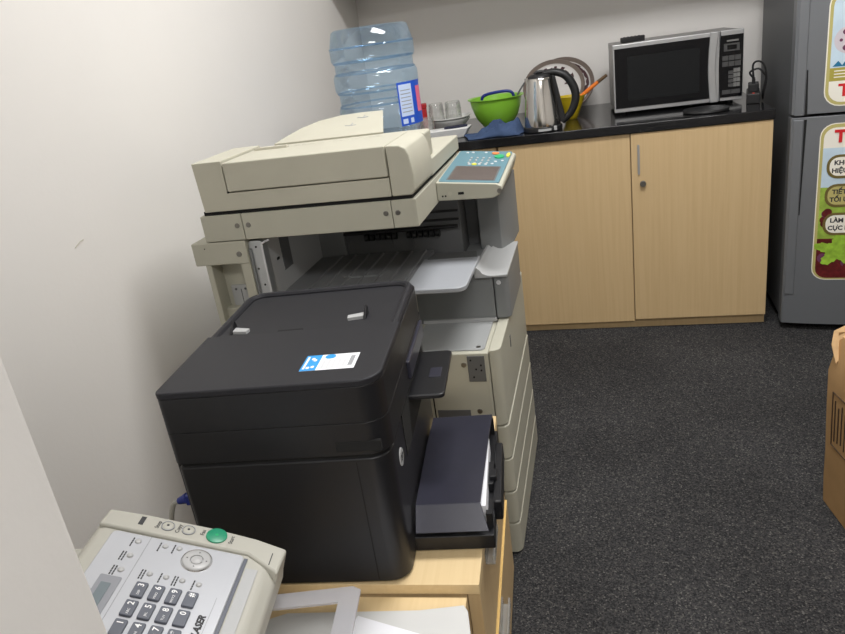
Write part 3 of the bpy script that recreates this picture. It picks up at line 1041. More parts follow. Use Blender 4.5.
# front: badge, control strip, output tray, input tray
obj('badge', B().cyl((-0.0005, 0.073, 0.189), (0.0015, 0.073, 0.189), 0.0145, 28), 'lgrey', lower)
hp_ = text_bm('hp', 0.021, frame((0.0017, 0.0725, 0.190), (0, 1, 0), (0, 0, 1)), 0.0002, 0.3)
obj('badge_lettering', hp_, 'pblack', lower, recalc=False)
obj('output_slot', B().box((-0.03, 0.12, 0.160), (0.0012, 0.40, 0.236)), 'gap', lower)
obj('control_strip', B().box((-0.02, 0.21, 0.256), (0.010, 0.40, 0.290)), 'pgloss', pr, 0.003)
ob = B()
ob.prism(rrect(-0.02, 0.196, 0.064, 0.378, 0.01, 4, rs=[0, 0.010, 0.010, 0]), 2, 0.222, 0.231)
opt = obj('output_tray', ob, 'pblack', pr, 0.003, 3)
obj('paper_stop', B().box((0.030, 0.262, 0.2305), (0.052, 0.300, 0.2325)), 'pgloss', opt, 0.001)
tb_ = B()
tb_.prism([(-0.006, 0.072), (0.133, 0.072), (0.133, 0.400), (-0.006, 0.400)], 2, 0.003, 0.030)
ip = obj('input_tray_base', tb_, 'pblack', pr, 0.002)
cv = B()
cv.prism([(0.066, 0.043), (0.098, 0.076), (0.288, 0.078), (0.398, 0.070), (0.408, 0.052), (0.404, 0.050), (0.395, 0.064), (0.288, 0.073), (0.100, 0.071), (0.070, 0.041)], 0, 0.004, 0.126)
for v in cv.bm.verts:
    if v.co.x > 0.1 and v.co.y > 0.09:
        v.co.x -= max(0, 0.013 * (1 - (v.co.y - 0.09) / 0.30))
obj('dust_cover', cv, 'pgloss', pr, 0.001)
obj('tray_wall', B().box((0.004, 0.385, 0.028), (0.128, 0.391, 0.066)), 'pblack', pr)
tp_ = obj('paper_stack', B().box((0.002, 0.108, 0.030), (0.121, 0.318, 0.062)), 'paper', pr, label='white paper stack under dust cover')
gd = B()
gd.box((0.118, 0.190, 0.030), (0.131, 0.260, 0.048))
gd.box((0.124, 0.20, 0.040), (0.137, 0.225, 0.056))
obj('length_guide', gd, 'pblack', pr, 0.002)
obj('tray_lip', B().box((0.131, 0.14, 0.006), (0.146, 0.33, 0.046)), 'pblack', pr, 0.004, 3)
gc = B()
gc.box((0.121, 0.09, 0.03), (0.132, 0.10, 0.060))
obj('side_guide', gc, 'pblack', pr, 0.001)
# blue network cable behind the printer's left edge
pm = Matrix.Translation(po) @ Matrix.Rotation(PYAW, 4, 'Z')
nc = thing('network_cable', 'grey network cable with blue plug behind black printer', 'cable', pm @ Vector((-0.353, 0.05, 0.146)), PYAW)
pb = B()
pb.cyl((-0.030, 0, -0.006), (-0.012, 0, 0), 0.0055, 12, 0.0095)
pb.box((-0.012, -0.009, -0.009), (0.004, 0.009, 0.009))
obj('plug_boot', pb, 'bluep', nc, 0.001)
obj('cord', B().tube(bez([(-0.030, 0, -0.006), (-0.040, -0.002, -0.012), (-0.052, -0.004, -0.05), (-0.055, -0.01, -0.12), (-0.06, -0.01, -0.22)], 24), 0.0042, 8), 'cordg', nc)

# ------------------------------------------------------------------ fax machine
FA, FT = math.radians(10), math.radians(20)
fex = Vector((math.cos(FT) * math.cos(FA), math.cos(FT) * math.sin(FA), -math.sin(FT)))
fey = Vector((-math.sin(FA), math.cos(FA), 0))
P3 = Vector((-0.5574, 0.5689, 0.68))
FM = frame(P3, fex, fey)
fbase = Vector((-0.56, 0.52, 0.43))
fx = thing('fax_machine', 'ivory laser fax machine with silver keypad behind the wall corner', 'fax machine', fbase, 0, None, world=True)


def fxo(name, b, mtl, parent=None, bevel=0.0, seg=2, label=None, angle=32, recalc=True):
    bmesh.ops.transform(b.bm, matrix=FM, verts=b.bm.verts)
    return obj(name, b, mtl, parent or fx, bevel, seg, label, angle, recalc)


# body: an extrusion in the panel frame, cut flat at the cabinet top
YN, YF = -0.205, 0.128
flip = Matrix.Rotation(FT, 4, 'Y')
bb = B()
side = [(-0.28, -0.14), (-0.27, -0.118), (-0.115, -0.065), (-0.098, -0.012), (-0.090, -0.001), (0.135, -0.001), (0.152, -0.012), (0.156, -0.05)]
Pw = [FM @ Vector((x, YF, z)) for x, z in side]
# world-space profile along the fax depth; bottom points dropped onto the cabinet
hx = Vector((math.cos(FA), math.sin(FA), 0))
prof = [((p - P3).dot(hx), p.z) for p in Pw]
prof = [(prof[0][0] - 0.02, 0.432)] + prof + [(prof[-1][0] - 0.035, 0.55), (prof[-1][0] - 0.075, 0.432)]
bb.prism(prof, 1, YN, YF - 0.004)
bmesh.ops.transform(bb.bm, matrix=frame(Vector((P3.x, P3.y, 0)), hx, fey), verts=bb.bm.verts)
fbody = obj('body', bb, 'faxbody', fx, 0.006, 3, angle=40)
# far top shoulder with the curved edge
cbp = [(-0.092, 0.090), (0.155, 0.070), (0.1555, 0.112), (0.130, 0.1245), (0.07, 0.1285), (0.0, 0.130), (-0.092, 0.130)]
fxo('right_shoulder', B().prism([(-0.094, 0.0955), (0.106, 0.0955), (0.152, 0.070), (0.1545, 0.118), (0.11, 0.1265), (0.05, 0.1305), (-0.04, 0.131), (-0.092, 0.128)], 2, -0.03, 0.004), 'faxbody', None, 0.004, 3)
# silver panel
sp_ = fxo('keypad_panel', B().prism(rrect(-0.072, YN + 0.01, 0.104, 0.092, 0.008, 5), 2, -0.002, 0.0025), 'faxsilver', None, 0.002)
fxo('panel_divider', B().box((-0.0212, YN + 0.012, 0.0024), (-0.0204, 0.091, 0.0028)), 'textgrey', sp_)
fxo('panel_step', B().box((0.104, YN + 0.01, -0.004), (0.1085, 0.088, 0.0012)), 'faxkey', None)
fxo('front_trough', B().box((0.1105, YN + 0.02, -0.0012), (0.126, 0.072, 0.0006)), 'lgrey', None)
fxo('display_frame', B().prism(rrect(-0.0525, -0.075, -0.0262, 0.0135, 0.002), 2, 0.002, 0.0035), 'faxlcdf', sp_)
fxo('display', B().prism(rrect(-0.0465, -0.070, -0.0345, 0.001, 0.001), 2, 0.003, 0.0042), 'faxlcd', sp_)


def ftext(s, x, y, size, mtl, parent, z=0.0028, shear=0.0, bold=0.0):
    # the fax is read from its front: text runs along +y, its top points to -x
    b = text_bm(s, size, frame((x, y, z), (0, 1, 0), (-1, 0, 0)), 0.0, shear, bold)
    return fxo('lettering', b, mtl, parent, recalc=False)


keys = [['1', '2', '3'], ['4', '5', '6'], ['7', '8', '9'], ['*', '0', '#']]
subs = {'2': 'ABC', '3': 'DEF', '4': 'GHI', '5': 'JKL', '6': 'MNO', '7': 'PQRS', '8': 'TUV', '9': 'WXYZ'}
for r, row in enumerate(keys):
    for c, ch in enumerate(row):
        kx, ky = 0.0003 + r * 0.0205, -0.0005 + (c - 2) * 0.0293
        kb = B()
        kb.prism(rrect(kx - 0.0074, ky - 0.0118, kx + 0.0074, ky + 0.0118, 0.002, 3), 2, 0.0015, 0.0058)
        ko = fxo('number_key', kb, 'faxkey', None, 0.0012, 2)
        ftext(ch, kx, ky + 0.0062, 0.0105, 'textwhite', ko, 0.00595, 0.0, 0.0002)
        if ch in subs:
            ftext(subs[ch], kx + 0.001, ky - 0.0055, 0.0042, 'textwhite', ko, 0.00595)


def fbtn(name, x, y, r, mtl='faxbtn', h=0.0045, ry=None):
    b = B()
    b.lathe([(0, h), (r * 0.7, h), (r, h - 0.0012), (r, 0.001)], 20, (x, y, 0))
    return fxo(name, b, mtl, None, angle=50)


for x, y in ((-0.0337, 0.0783), (-0.0332, 0.0519), (-0.0335, 0.0261)):
    fbtn('side_button', x, y, 0.0042)
for (x, y) in ((0.0016, 0.0789), (0.0199, 0.0799), (0.0015, 0.028), (0.0221, 0.0279), (0.0425, 0.0276), (0.0636, 0.0266)):
    fbtn('function_button', x, y, 0.0038)
# button captions are too small to read: short caption bars
cbx = B()
for (x, y, n) in ((-0.0337, 0.0783, 1), (-0.0332, 0.0519, 2), (-0.0335, 0.0261, 2), (0.0016, 0.0789, 1), (0.0199, 0.0799, 1), (0.0015, 0.028, 2), (0.0221, 0.0279, 1), (0.0425, 0.0276, 2), (0.0636, 0.0266, 1)):
    for k in range(n):
        for j in range(4):
            yy = y - 0.0105 + j * 0.0042
            xc = x - 0.0068 - k * 0.0035
            cbx.prism([(xc - 0.0009, yy), (xc + 0.0009, yy), (xc + 0.0009, yy + 0.0034), (xc - 0.0009, yy + 0.0034)], 2, 0.0024, 0.0028)
fxo('caption_print', cbx, 'textdark', sp_)['kind'] = 'stuff'
# navigation ring
nb = B()
nb.lathe([(0.0078, 0.0030), (0.0085, 0.0048), (0.0165, 0.0050), (0.0178, 0.0040), (0.0182, 0.0015)], 36, (0.0475, 0.0653, 0))
nv = fxo('navigation_ring', nb, 'faxbtn', None, angle=50)
rb_ = B()
rb_.lathe([(0.0182, 0.002), (0.0192, 0.0042), (0.0202, 0.002)], 36, (0.0475, 0.0653, 0))
fxo('chrome_rim', rb_, 'chrome', nv, angle=60)
fbtn('set_button', 0.0475, 0.0653, 0.0072, 'faxbtn', 0.0056)
for dx_, dy_ in ((0.0125, 0), (-0.0125, 0), (0, 0.0125), (0, -0.0125)):
    fxo('arrow_mark', B().prism(ell(0.0475 + dx_, 0.0653 + dy_, 0.0012, 0.0012, 3), 2, 0.0049, 0.0053), 'textdark', nv)
# shoulder buttons
gb_ = B()
gb_.lathe([(0, 0.0068), (0.0105, 0.0068), (0.0138, 0.0058), (0.0143, 0.003)], 30, (0.058, 0.1150, 0))
gs_ = fxo('start_button', gb_, 'fgreen', None, angle=50)
fxo('start_mark', B().prism(ell(0.058, 0.115, 0.0025, 0.0025, 4), 2, 0.0067, 0.0071), 'green', gs_)
for x, y in ((-0.0084, 0.1150), (0.0197, 0.1150)):
    b = B()
    b.lathe([(0.0078, 0.003), (0.0080, 0.0056), (0.0090, 0.0056), (0.0092, 0.003)], 26, (x, y, 0))
    o1 = fxo('stop_ring' if x < 0 else 'copy_ring', b, 'textgrey', None, angle=50)
    b = B()
    b.lathe([(0, 0.0062), (0.006, 0.0062), (0.0075, 0.0052), (0.0077, 0.003)], 26, (x, y, 0))
    o2 = fxo('stop_button' if x < 0 else 'copy_button', b, 'faxbody', None, angle=50)
    fxo('mark', B().prism(ell(x, y, 0.0018, 0.0018, 10), 2, 0.0061, 0.0065), 'textdark', o2)
for s, x, y in (('Stop', -0.0215, 0.1145), ('Copy', 0.0062, 0.1145), ('Fax', 0.0390, 0.1165), ('Start', 0.0790, 0.1130)):
    ftext(s, x, y, 0.0078, 'textdark', fbody, 0.0044, 0, 0.0001)
mx_ = fxo('memory_mark', B().box((-0.047, 0.108, 0.0038), (-0.0405, 0.124, 0.0043)), 'textdark', fbody)
ftext('LASER', 0.0838, -0.035, 0.0115, 'textdark', sp_, 0.0028, 0.35, 0.0006)
fxo('panel_line', B().box((0.0905, -0.08, 0.0024), (0.0911, 0.012, 0.0028)), 'textgrey', sp_)
fxo('type_print', B().box((0.137, 0.082, 0.003), (0.1383, 0.104, 0.0044)), 'textdark', fbody)
# rear white paper support, just visible past the wall corner
rs_ = B()
rs_.prism([(-0.28, -0.205), (-0.135, -0.205), (-0.135, 0.085), (-0.28, 0.085)], 2, -0.035, -0.02)
fxo('paper_support', rs_, 'white', None, 0.004)
# frosted exit frame reaching forward
ff = B()
zf = 0.55
c0 = Vector((-0.349, 0.737, zf))
fdx = Vector((math.cos(math.radians(14)), math.sin(math.radians(14)), -0.02)).normalized()
fdy = Vector((-math.sin(math.radians(9)), math.cos(math.radians(9)), 0))
poly_o = [(-0.215, 0.0), (-0.012, 0.0), (0.0, -0.008), (0.0, -0.30), (-0.215, -0.30), (-0.215, -0.278), (-0.029, -0.278), (-0.029, -0.028), (-0.215, -0.028)]
fv0 = [ff.bm.verts.new(c0 + fdx * a + fdy * b_) for a, b_ in poly_o]
fv1 = [ff.bm.verts.new(c0 + fdx * a + fdy * b_ + Vector((0, 0, -0.004))) for a, b_ in poly_o]
ff.bm.faces.new(fv0)
ff.bm.faces.new(fv1[::-1])
for i in range(len(fv0)):
    j = (i + 1) % len(fv0)
    ff.bm.faces.new((fv0[i], fv1[i], fv1[j], fv0[j]))
obj('paper_exit_frame', ff, 'frost', fx, 0.0008, label='frosted plastic paper exit frame')

# papers in front of the fax
ZC2 = 0.430
q = [on(u, v, 2, ZC2 + 0.004) for u, v in ((240, 634), (272, 619), (288, 614), (420, 611), (464, 606), (468, 612), (474, 660), (330, 700), (260, 690))]
gbm = B()
top = [gbm.bm.verts.new((p.x, p.y, ZC2 + 0.006)) for p in q]
bot = [gbm.bm.verts.new((p.x, p.y, ZC2 + 0.002)) for p in q]
gbm.bm.faces.new(top)
gbm.bm.faces.new(bot[::-1])
for i in range(len(q)):
    j = (i + 1) % len(q)
    gbm.bm.faces.new((top[i], bot[i], bot[j], top[j]))
single('plastic_cover', gbm, 'vinyl', 'light grey plastic cover sheet lying on the lower drawer cabinet', 'cover', bevel=0.001)
p0 = on(358, 616, 2, ZC2 + 0.007)
p1 = on(440, 640, 2, ZC2 + 0.007)
dxp = (p1 - p0).normalized()
dyp = Vector((dxp.y, -dxp.x, 0))
pbm = B()
v0 = [p0, p0 + dxp * 0.21, p0 + dxp * 0.21 + dyp * 0.18, p0 + dyp * 0.18]
tv = [pbm.bm.verts.new((p.x, p.y, ZC2 + 0.0075)) for p in v0]
bv = [pbm.bm.verts.new((p.x, p.y, ZC2 + 0.0062)) for p in v0]
pbm.bm.faces.new(tv)
pbm.bm.faces.new(bv[::-1])
for i in range(4):
    pbm.bm.faces.new((tv[i], bv[i], bv[(i + 1) % 4], tv[(i + 1) % 4]))
single('paper_sheet', pbm, 'paper', 'white paper sheets lying on the grey plastic cover', 'paper')

# ------------------------------------------------------------------ microwave
H = 0.843
mw = thing('microwave_oven', 'black and silver microwave oven on the black worktop', 'microwave', (0.071, 3.115, H), math.radians(2.0))
ML, MH, MD = 0.489, 0.263, 0.36
mz = 0.012
for a in (0.04, ML - 0.04):
    for b_ in (0.05, MD - 0.05):
        obj('foot', B().cyl((a, b_, 0), (a, b_, mz + 0.002), 0.014, 12), 'rubber', mw)
obj('casing', B().box((0.003, 0.022, mz), (ML - 0.003, MD, mz + MH - 0.002)), 'mwgrey', mw, 0.004)
DX = 0.402
dr = obj('door', B().box((0, 0.0, mz), (DX, 0.024, mz + MH)), 'brushed', mw, 0.003)
obj('door_glass', B().box((0.006, -0.0025, mz + 0.016), (DX - 0.030, 0.001, mz + MH - 0.016)), 'glassblack', dr, 0.001)
obj('window_mesh', B().box((0.055, -0.0030, mz + 0.045), (DX - 0.075, -0.0022, mz + MH - 0.05)), mat('oven_window', (0.010, 0.011, 0.012), 0.10, spec=0.25), dr)
hb = B()
n = 14
pts_o, pts_i = [], []
for i in range(n + 1):
    t = i / n
    z = mz + MH * t
    c = math.sin(PI * t)
    pts_o.append((DX - 0.006 - 0.012 * c, z))
    pts_i.append((DX - 0.036 - 0.008 * c, z))
hb.prism(pts_i + pts_o[::-1], 1, -0.014, 0.004)
obj('handle', hb, 'brushed', dr, 0.003, 3)
cpn = obj('control_panel', B().box((DX + 0.002, 0.0, mz), (ML, 0.024, mz + MH)), 'brushed', mw, 0.003)
pnl = B()
pts = [(DX + 0.003 - 0.006 * math.sin(PI * i / n), mz + 0.014 + (MH - 0.032) * i / n) for i in range(n + 1)]
pnl.prism(pts + [(ML - 0.003, mz + MH - 0.018), (ML - 0.003, mz + 0.014)], 1, -0.003, 0.001)
obj('black_face', pnl, 'glassblack', cpn)
KX0, KX1 = DX + 0.008, ML - 0.010
obj('display', B().box((KX0 + 0.006, -0.0042, mz + 0.186), (KX1 - 0.006, -0.002, mz + 0.214)), 'mwbtn', cpn)
obj('display_glass', B().box((KX0 + 0.018, -0.0048, mz + 0.192), (KX1 - 0.016, -0.004, mz + 0.208)), 'glassblack', cpn)
obj('logo_strip', B().box((KX0 + 0.016, -0.0042, mz + 0.221), (KX1 - 0.010, -0.002, mz + 0.227)), 'mwbtn2', cpn)
kk = []
for r in range(2):
    for c in range(3):
        kk.append((KX0 + 0.001 + c * 0.0232, mz + 0.130 + r * 0.022, 0.0212, 0.018, 'mwbtn'))
for r in range(4):
    kk.append((KX0 + 0.024, mz + 0.052 + r * 0.016, 0.018, 0.013, 'mwbtn'))
    kk.append((KX1 - 0.026, mz + 0.052 + r * 0.018, 0.012, 0.015, 'mwbtn2'))
    kk.append((KX1 - 0.013, mz + 0.052 + r * 0.018, 0.011, 0.015, 'mwbtn2'))
kk.append((KX0 + 0.002, mz + 0.026, 0.032, 0.016, 'mwbtn'))
kk.append((KX0 + 0.036, mz + 0.026, 0.032, 0.016, 'mwbtn'))
for (a, z, ww, hh, mm) in kk:
    obj('key', B().box((a, -0.0042, z), (a + ww, -0.002, z + hh)), mm, cpn)
# black stick on top
mwm = Matrix.Translation((0.071, 3.115, H)) @ Matrix.Rotation(math.radians(2), 4, 'Z')
rc = thing('remote_control', 'slim black remote lying on top of the microwave', 'remote', mwm @ Vector((0.085, 0.09, mz + MH)), math.radians(16))
obj('shell', B().prism(rrect(-0.048, -0.012, 0.048, 0.012, 0.005), 2, 0.0, 0.021), 'rubber', rc, 0.004, 3)
kb = B()
for k in range(5):
    kb.cyl((-0.034 + k * 0.015, 0, 0.0205), (-0.034 + k * 0.015, 0, 0.0225), 0.004, 10)
obj('buttons', kb, 'blackm', rc)
# black round lid on the counter in front of the microwave
bl = B()
bl.lathe([(0, 0.006), (0.070, 0.006), (0.078, 0.010), (0.082, 0.010), (0.084, 0.004), (0.080, 0.0), (0, 0.0)], 44)
single('round_mat', bl, 'rubber', 'flat round black lid lying in front of the microwave', 'lid', (0.405, 2.985, H))

# ------------------------------------------------------------------ power strip with cables, right end of the worktop
ps = thing('power_strip', 'black power strip with red lamp at the right end of the worktop', 'power strip', (0.600, 3.14, H), math.radians(80))
obj('housing', B().box((-0.10, -0.024, 0), (0.10, 0.024, 0.038)), 'rubber', ps, 0.004)
obj('switch', B().box((-0.090, -0.004, 0.037), (-0.082, 0.004, 0.040)), 'led', ps, 0.002, label='small red lit switch')
for k in range(2):
    pg = obj('plug', B().prism(rrect(-0.045 + k * 0.055, -0.019, -0.012 + k * 0.055, 0.019, 0.006), 2, 0.038, 0.068), 'rubber', ps, 0.003)
    obj('plug_neck', B().cyl((-0.028 + k * 0.055, 0, 0.066), (-0.028 + k * 0.055, 0, 0.085), 0.006, 10), 'rubber', pg)
for k, (dy, hh) in enumerate(((0.030, 0.150), (0.055, 0.118))):
    x0 = -0.028 + k * 0.055
    pts = [(x0, 0, 0.082), (x0 - 0.004, 0.004 + 0.01 * k, hh - 0.012), (x0 - 0.010, -0.016, hh), (x0 - 0.012, -0.036, hh - 0.020), (x0 - 0.006, -0.044, 0.08), (x0, -0.036, 0.03), (x0 + 0.03, -0.034, 0.005), (x0 + 0.06, -0.036, 0.004)]
    obj('cord', B().tube(bez(pts, 40), 0.0038, 8), 'rubber', ps)

# ------------------------------------------------------------------ kettle
kt = thing('electric_kettle', 'stainless steel electric kettle with black handle on the worktop', 'kettle', (-0.210, 2.945, H), 0)
b = B()
b.lathe([(0, 0), (0.074, 0), (0.077, 0.004), (0.076, 0.016), (0.070, 0.020), (0, 0.020)], 40)
kbse = obj('base', b, 'rubber', kt)
b = B()
b.lathe([(0.070, 0.020), (0.071, 0.026), (0.069, 0.05), (0.060, 0.130), (0.050, 0.190), (0.047, 0.200), (0.044, 0.203)], 48)
obj('body', b, 'chrome', kt, angle=50)
b = B()
b.lathe([(0.0465, 0.200), (0.045, 0.207), (0.036, 0.213), (0.012, 0.216), (0, 0.216)], 40)
klid = obj('lid', b, 'rubber', kt, angle=50)
b = B()
b.tube(bez([(0.026, 0, 0.214), (0.02, 0, 0.222), (-0.01, 0, 0.221), (-0.02, 0, 0.214)], 10), 0.006, 8)
obj('lid_tab', b, 'rubber', klid)
b = B()
b.prism([(-0.060, 0.203), (-0.040, 0.204), (-0.040, 0.160), (-0.052, 0.178)], 1, -0.016, 0.016)
for v in b.bm.verts:
    if v.co.x < -0.05:
        v.co.y *= 0.35
obj('spout', b, 'chrome', kt, 0.003)
b = B()
hp = bez([(0.020, 0, 0.214), (0.062, 0, 0.214), (0.102, 0, 0.194), (0.128, 0, 0.150), (0.132, 0, 0.105), (0.112, 0, 0.058), (0.076, 0, 0.026)], 36)
b.tube(hp, [0.012 + 0.004 * math.sin(PI * i / (len(hp) - 1)) for i in range(len(hp))], 12)
for v in b.bm.verts:
    v.co.y *= 1.25
kh = obj('handle', b, 'rubber', kt, angle=60)
b = B()
b.prism([(0.046, 0.205), (0.058, 0.205), (0.080, 0.090), (0.092, 0.030), (0.068, 0.026), (0.060, 0.10)], 1, -0.016, 0.016)
obj('grip_root', b, 'rubber', kt, 0.005, 3)
# emblem on the base front
b = B()
b.lathe([(0.0775, 0.005), (0.0775, 0.014)], 10, a0=math.radians(-100), a1=math.radians(-62))
obj('emblem', b, 'lgrey', kbse, recalc=False)
b = B()
b.box((0.046, -0.066, 0.003), (0.058, -0.058, 0.020))
obj('switch', b, 'lgrey', kt, 0.002)

# ------------------------------------------------------------------ green bowl and strainer
gbx, gby = -0.428, 3.25
b = B()
b.lathe([(0, 0.0), (0.060, 0.0), (0.066, 0.006), (0.092, 0.040), (0.108, 0.086), (0.114, 0.116), (0.123, 0.120), (0.123, 0.124), (0.111, 0.122), (0.103, 0.086), (0.085, 0.040), (0.060, 0.010), (0, 0.010)], 48)
single('plastic_bowl', b, 'bowlg', 'bright green plastic bowl left of the kettle', 'bowl', (gbx, gby, H))
sv = thing('strainer', 'strainer with dark blue handle lying in the green bowl', 'strainer', (gbx + 0.012, gby, H + 0.018), 0)
b = B()
b.lathe([(0, 0.0), (0.035, 0.004), (0.06, 0.024), (0.074, 0.060), (0.078, 0.080), (0.075, 0.080), (0.071, 0.060), (0.058, 0.028), (0.033, 0.008), (0, 0.003)], 36)
obj('mesh_bowl', b, 'lgrey', sv)
b = B()
b.tube(bez([(-0.068, -0.03, 0.078), (-0.066, -0.036, 0.108), (-0.048, -0.036, 0.120), (0.0, -0.04, 0.126), (0.046, -0.036, 0.126), (0.066, -0.036, 0.116), (0.074, -0.03, 0.090)], 30), 0.0065, 10)
obj('handle', b, 'bluep', sv)
b = B()
b.tube([(0.07, 0.02, 0.08), (0.092, 0.03, 0.115), (0.116, 0.03, 0.145)], 0.004, 8)
obj('hook', b, 'dgrey', sv)

# ------------------------------------------------------------------ round trays leaning on the wall


def leaning_tray(name, label, x, yb, r, lean, leaves, seed):
    t = thing(name, label, 'tray', (x, yb, H), 0, 'round floral trays leaning on the back wall')
    mt = Matrix.Rotation(-lean, 4, 'X') @ Matrix.Translation((0, 0, r)) @ Matrix.Rotation(PI / 2, 4, 'X')

    def T(b_):
        bmesh.ops.transform(b_.bm, matrix=mt, verts=b_.bm.verts)
        return b_
    b_ = T(B().lathe([(0, 0.0), (r * 0.78, 0.0), (r * 0.84, 0.004), (r * 0.97, 0.018), (r * 0.97, 0.015), (r * 0.84, 0.0), (r * 0.78, -0.004), (0, -0.004)], 56))
    obj('dish', b_, 'traym', t, angle=50)
    b_ = T(B().lathe([(r * 0.875, 0.0085), (r * 0.955, 0.0175), (r * 0.97, 0.020), (r * 0.99, 0.019), (r, 0.014), (r * 0.985, 0.011), (r * 0.965, 0.013)], 56))
    obj('rim', b_, 'trayrim', t, angle=60)
    rr_ = random.Random(seed)
    for (lx, ly, ls, la) in leaves:
        if ly > 0.25 and math.hypot(lx, ly) < 0.72:
            lx, ly = lx * 1.12, ly * 1.22
        rad = math.hypot(lx, ly)
        zz = 0.0010 + (0 if rad < 0.78 else (rad - 0.78) * 0.067 if rad < 0.84 else 0.004 + (rad - 0.84) * 0.108)
        p_ = B()
        n_ = 9
        ls *= 1.3
        up = [(ls * (2 * i / n_ - 1), 0.38 * ls * math.sin(PI * i / n_)) for i in range(n_ + 1)]
        dn_ = [(a, -b2) for a, b2 in up[1:-1]][::-1]
        ca_, sa_ = math.cos(la), math.sin(la)
        p_.prism([(lx * r + a * ca_ - b2 * sa_, ly * r + a * sa_ + b2 * ca_) for a, b2 in up + dn_], 2, zz - 0.0004, zz + 0.0008)
        T(p_)
        obj('leaf_print', p_, 'leafp', t)
    return t


LV = [(-0.10, 0.55, 0.014, 0.9), (-0.22, 0.60, 0.012, 2.2), (-0.18, 0.48, 0.012, 0.3), (0.06, 0.62, 0.013, 1.2), (0.12, 0.52, 0.012, 2.6), (0.28, 0.58, 0.016, 0.8), (0.40, 0.36, 0.021, 1.9), (0.30, 0.30, 0.019, 2.3), (0.52, 0.26, 0.019, 1.4), (0.56, 0.08, 0.015, 2.7), (0.45, 0.14, 0.013, 0.4), (0.60, -0.05, 0.012, 1.2), (-0.02, 0.42, 0.010, 1.2)]
leaning_tray('round_tray', 'round grey tray with dark leaf print directly behind the kettle', -0.186, 3.385, 0.140, math.radians(38), LV, 1)
leaning_tray('round_tray', 'rear round tray with leafy brown rim peeking out on the right', -0.146, 3.422, 0.142, math.radians(38), [(0.62, 0.50, 0.022, 2.2), (0.75, 0.30, 0.022, 1.9), (0.80, 0.05, 0.020, 1.5), (0.45, 0.70, 0.02, 2.6), (0.70, -0.2, 0.02, 1.1)], 2)

# yellow cup with orange-handled knife
yc = thing('yellow_cup', 'yellow cup half hidden behind the kettle handle', 'cup', (-0.104, 3.18, H), 0)
b = B()
b.lathe([(0, 0), (0.020, 0), (0.024, 0.004), (0.037, 0.036), (0.050, 0.066)], 36)
obj('lower_body', b, 'yellowp', yc, angle=50)
b = B()
b.lathe([(0.050, 0.066), (0.059, 0.092), (0.061, 0.096), (0.056, 0.096), (0.047, 0.066), (0.020, 0.008), (0, 0.008)], 36)
obj('upper_body', b, 'yellowp', yc, angle=50)
kn = thing('knife', 'orange handled knife sticking up out of the yellow cup', 'knife', (-0.075, 3.20, H + 0.05), 0)
b = B()
k0, k1, k2 = Vector((0.000, 0, 0.028)), Vector((0.085, 0, 0.087)), Vector((0.122, 0, 0.110))
b.tube([k0, (k0 + k1) / 2, k1], [0.0075, 0.0085, 0.0075], 10)
obj('handle', b, 'orangep', kn)
b = B()
b.tube([k1, k2], [0.0076, 0.006], 10)
obj('handle_end', b, 'brown', kn)
b = B()
b.tube([k0, Vector((-0.03, 0, 0.0))], [0.003, 0.002], 6)
obj('blade', b, 'steel', kn)

# ------------------------------------------------------------------ blue cloth
nx, ny = 44, 26
b = B()
rows = []
for j in range(ny + 1):
    row = []
    for i in range(nx + 1):
        u, v = i / nx, j / ny
        x = -0.518 + 0.224 * u
        edge = 0.018 * noise.noise(Vector((u * 3, v * 2, 4.2)))
        y = 2.872 + 0.17 * (v * (0.55 + 0.45 * u)) + 0.03 * (1 - u) * v + edge
        x += 0.03 * noise.noise(Vector((v * 2.5, 1.7, u)))
        su_, sd_ = min(1, u / 0.6), min(1, (1 - u) / 0.14)
        hump = (su_ * su_ * (3 - 2 * su_)) * (sd_ * sd_ * (3 - 2 * sd_)) * max(0, math.sin(PI * v)) ** 0.6
        hump = max(hump, 0.25 * sd_ * max(0, math.sin(PI * v)))
        f1 = 0.5 + 0.5 * noise.noise(Vector((u * 5 + v * 2.5, v * 3 - u, 0.3)))
        f2 = abs(noise.noise(Vector((u * 3.2 - v * 2.2, v * 2.2 + u * 1.4, 2.3))))
        z = 0.0025 + hump * (0.020 + 0.034 * f1 + 0.085 * (0.30 - min(0.30, f2)))
        z += 0.004 * noise.noise(Vector((u * 12, v * 9, 7))) * hump
        row.append(b.bm.verts.new((x, y, H + max(0.002, z))))
    rows.append(row)
for j in range(ny):
    for i in range(nx):
        b.bm.faces.new((rows[j][i], rows[j][i + 1], rows[j + 1][i + 1], rows[j + 1][i]))
cl = single('dish_cloth', b, 'cloth', 'crumpled dark blue dish cloth at the front of the worktop', 'cloth')
md = cl.modifiers.new('solid', 'SOLIDIFY')
md.thickness = 0.002
md.offset = -1

# ------------------------------------------------------------------ glasses, plates and small items at the left of the worktop
GX, GY = -0.640, 3.22


def plate(label, z, r, x=GX, y=GY):
    b_ = B()
    b_.lathe([(0, 0.003), (r * 0.55, 0.003), (r * 0.66, 0.006), (r, 0.020), (r, 0.0225), (r * 0.65, 0.010), (r * 0.5, 0.006), (0, 0.006)], 44)
    b_.lathe([(r * 0.42, 0.003), (r * 0.44, 0.0), (r * 0.50, 0.0), (r * 0.52, 0.003)], 44)
    return single('plate', b_, 'china', label, 'plate', (x, y, z), 0, group='white plates under the glasses')


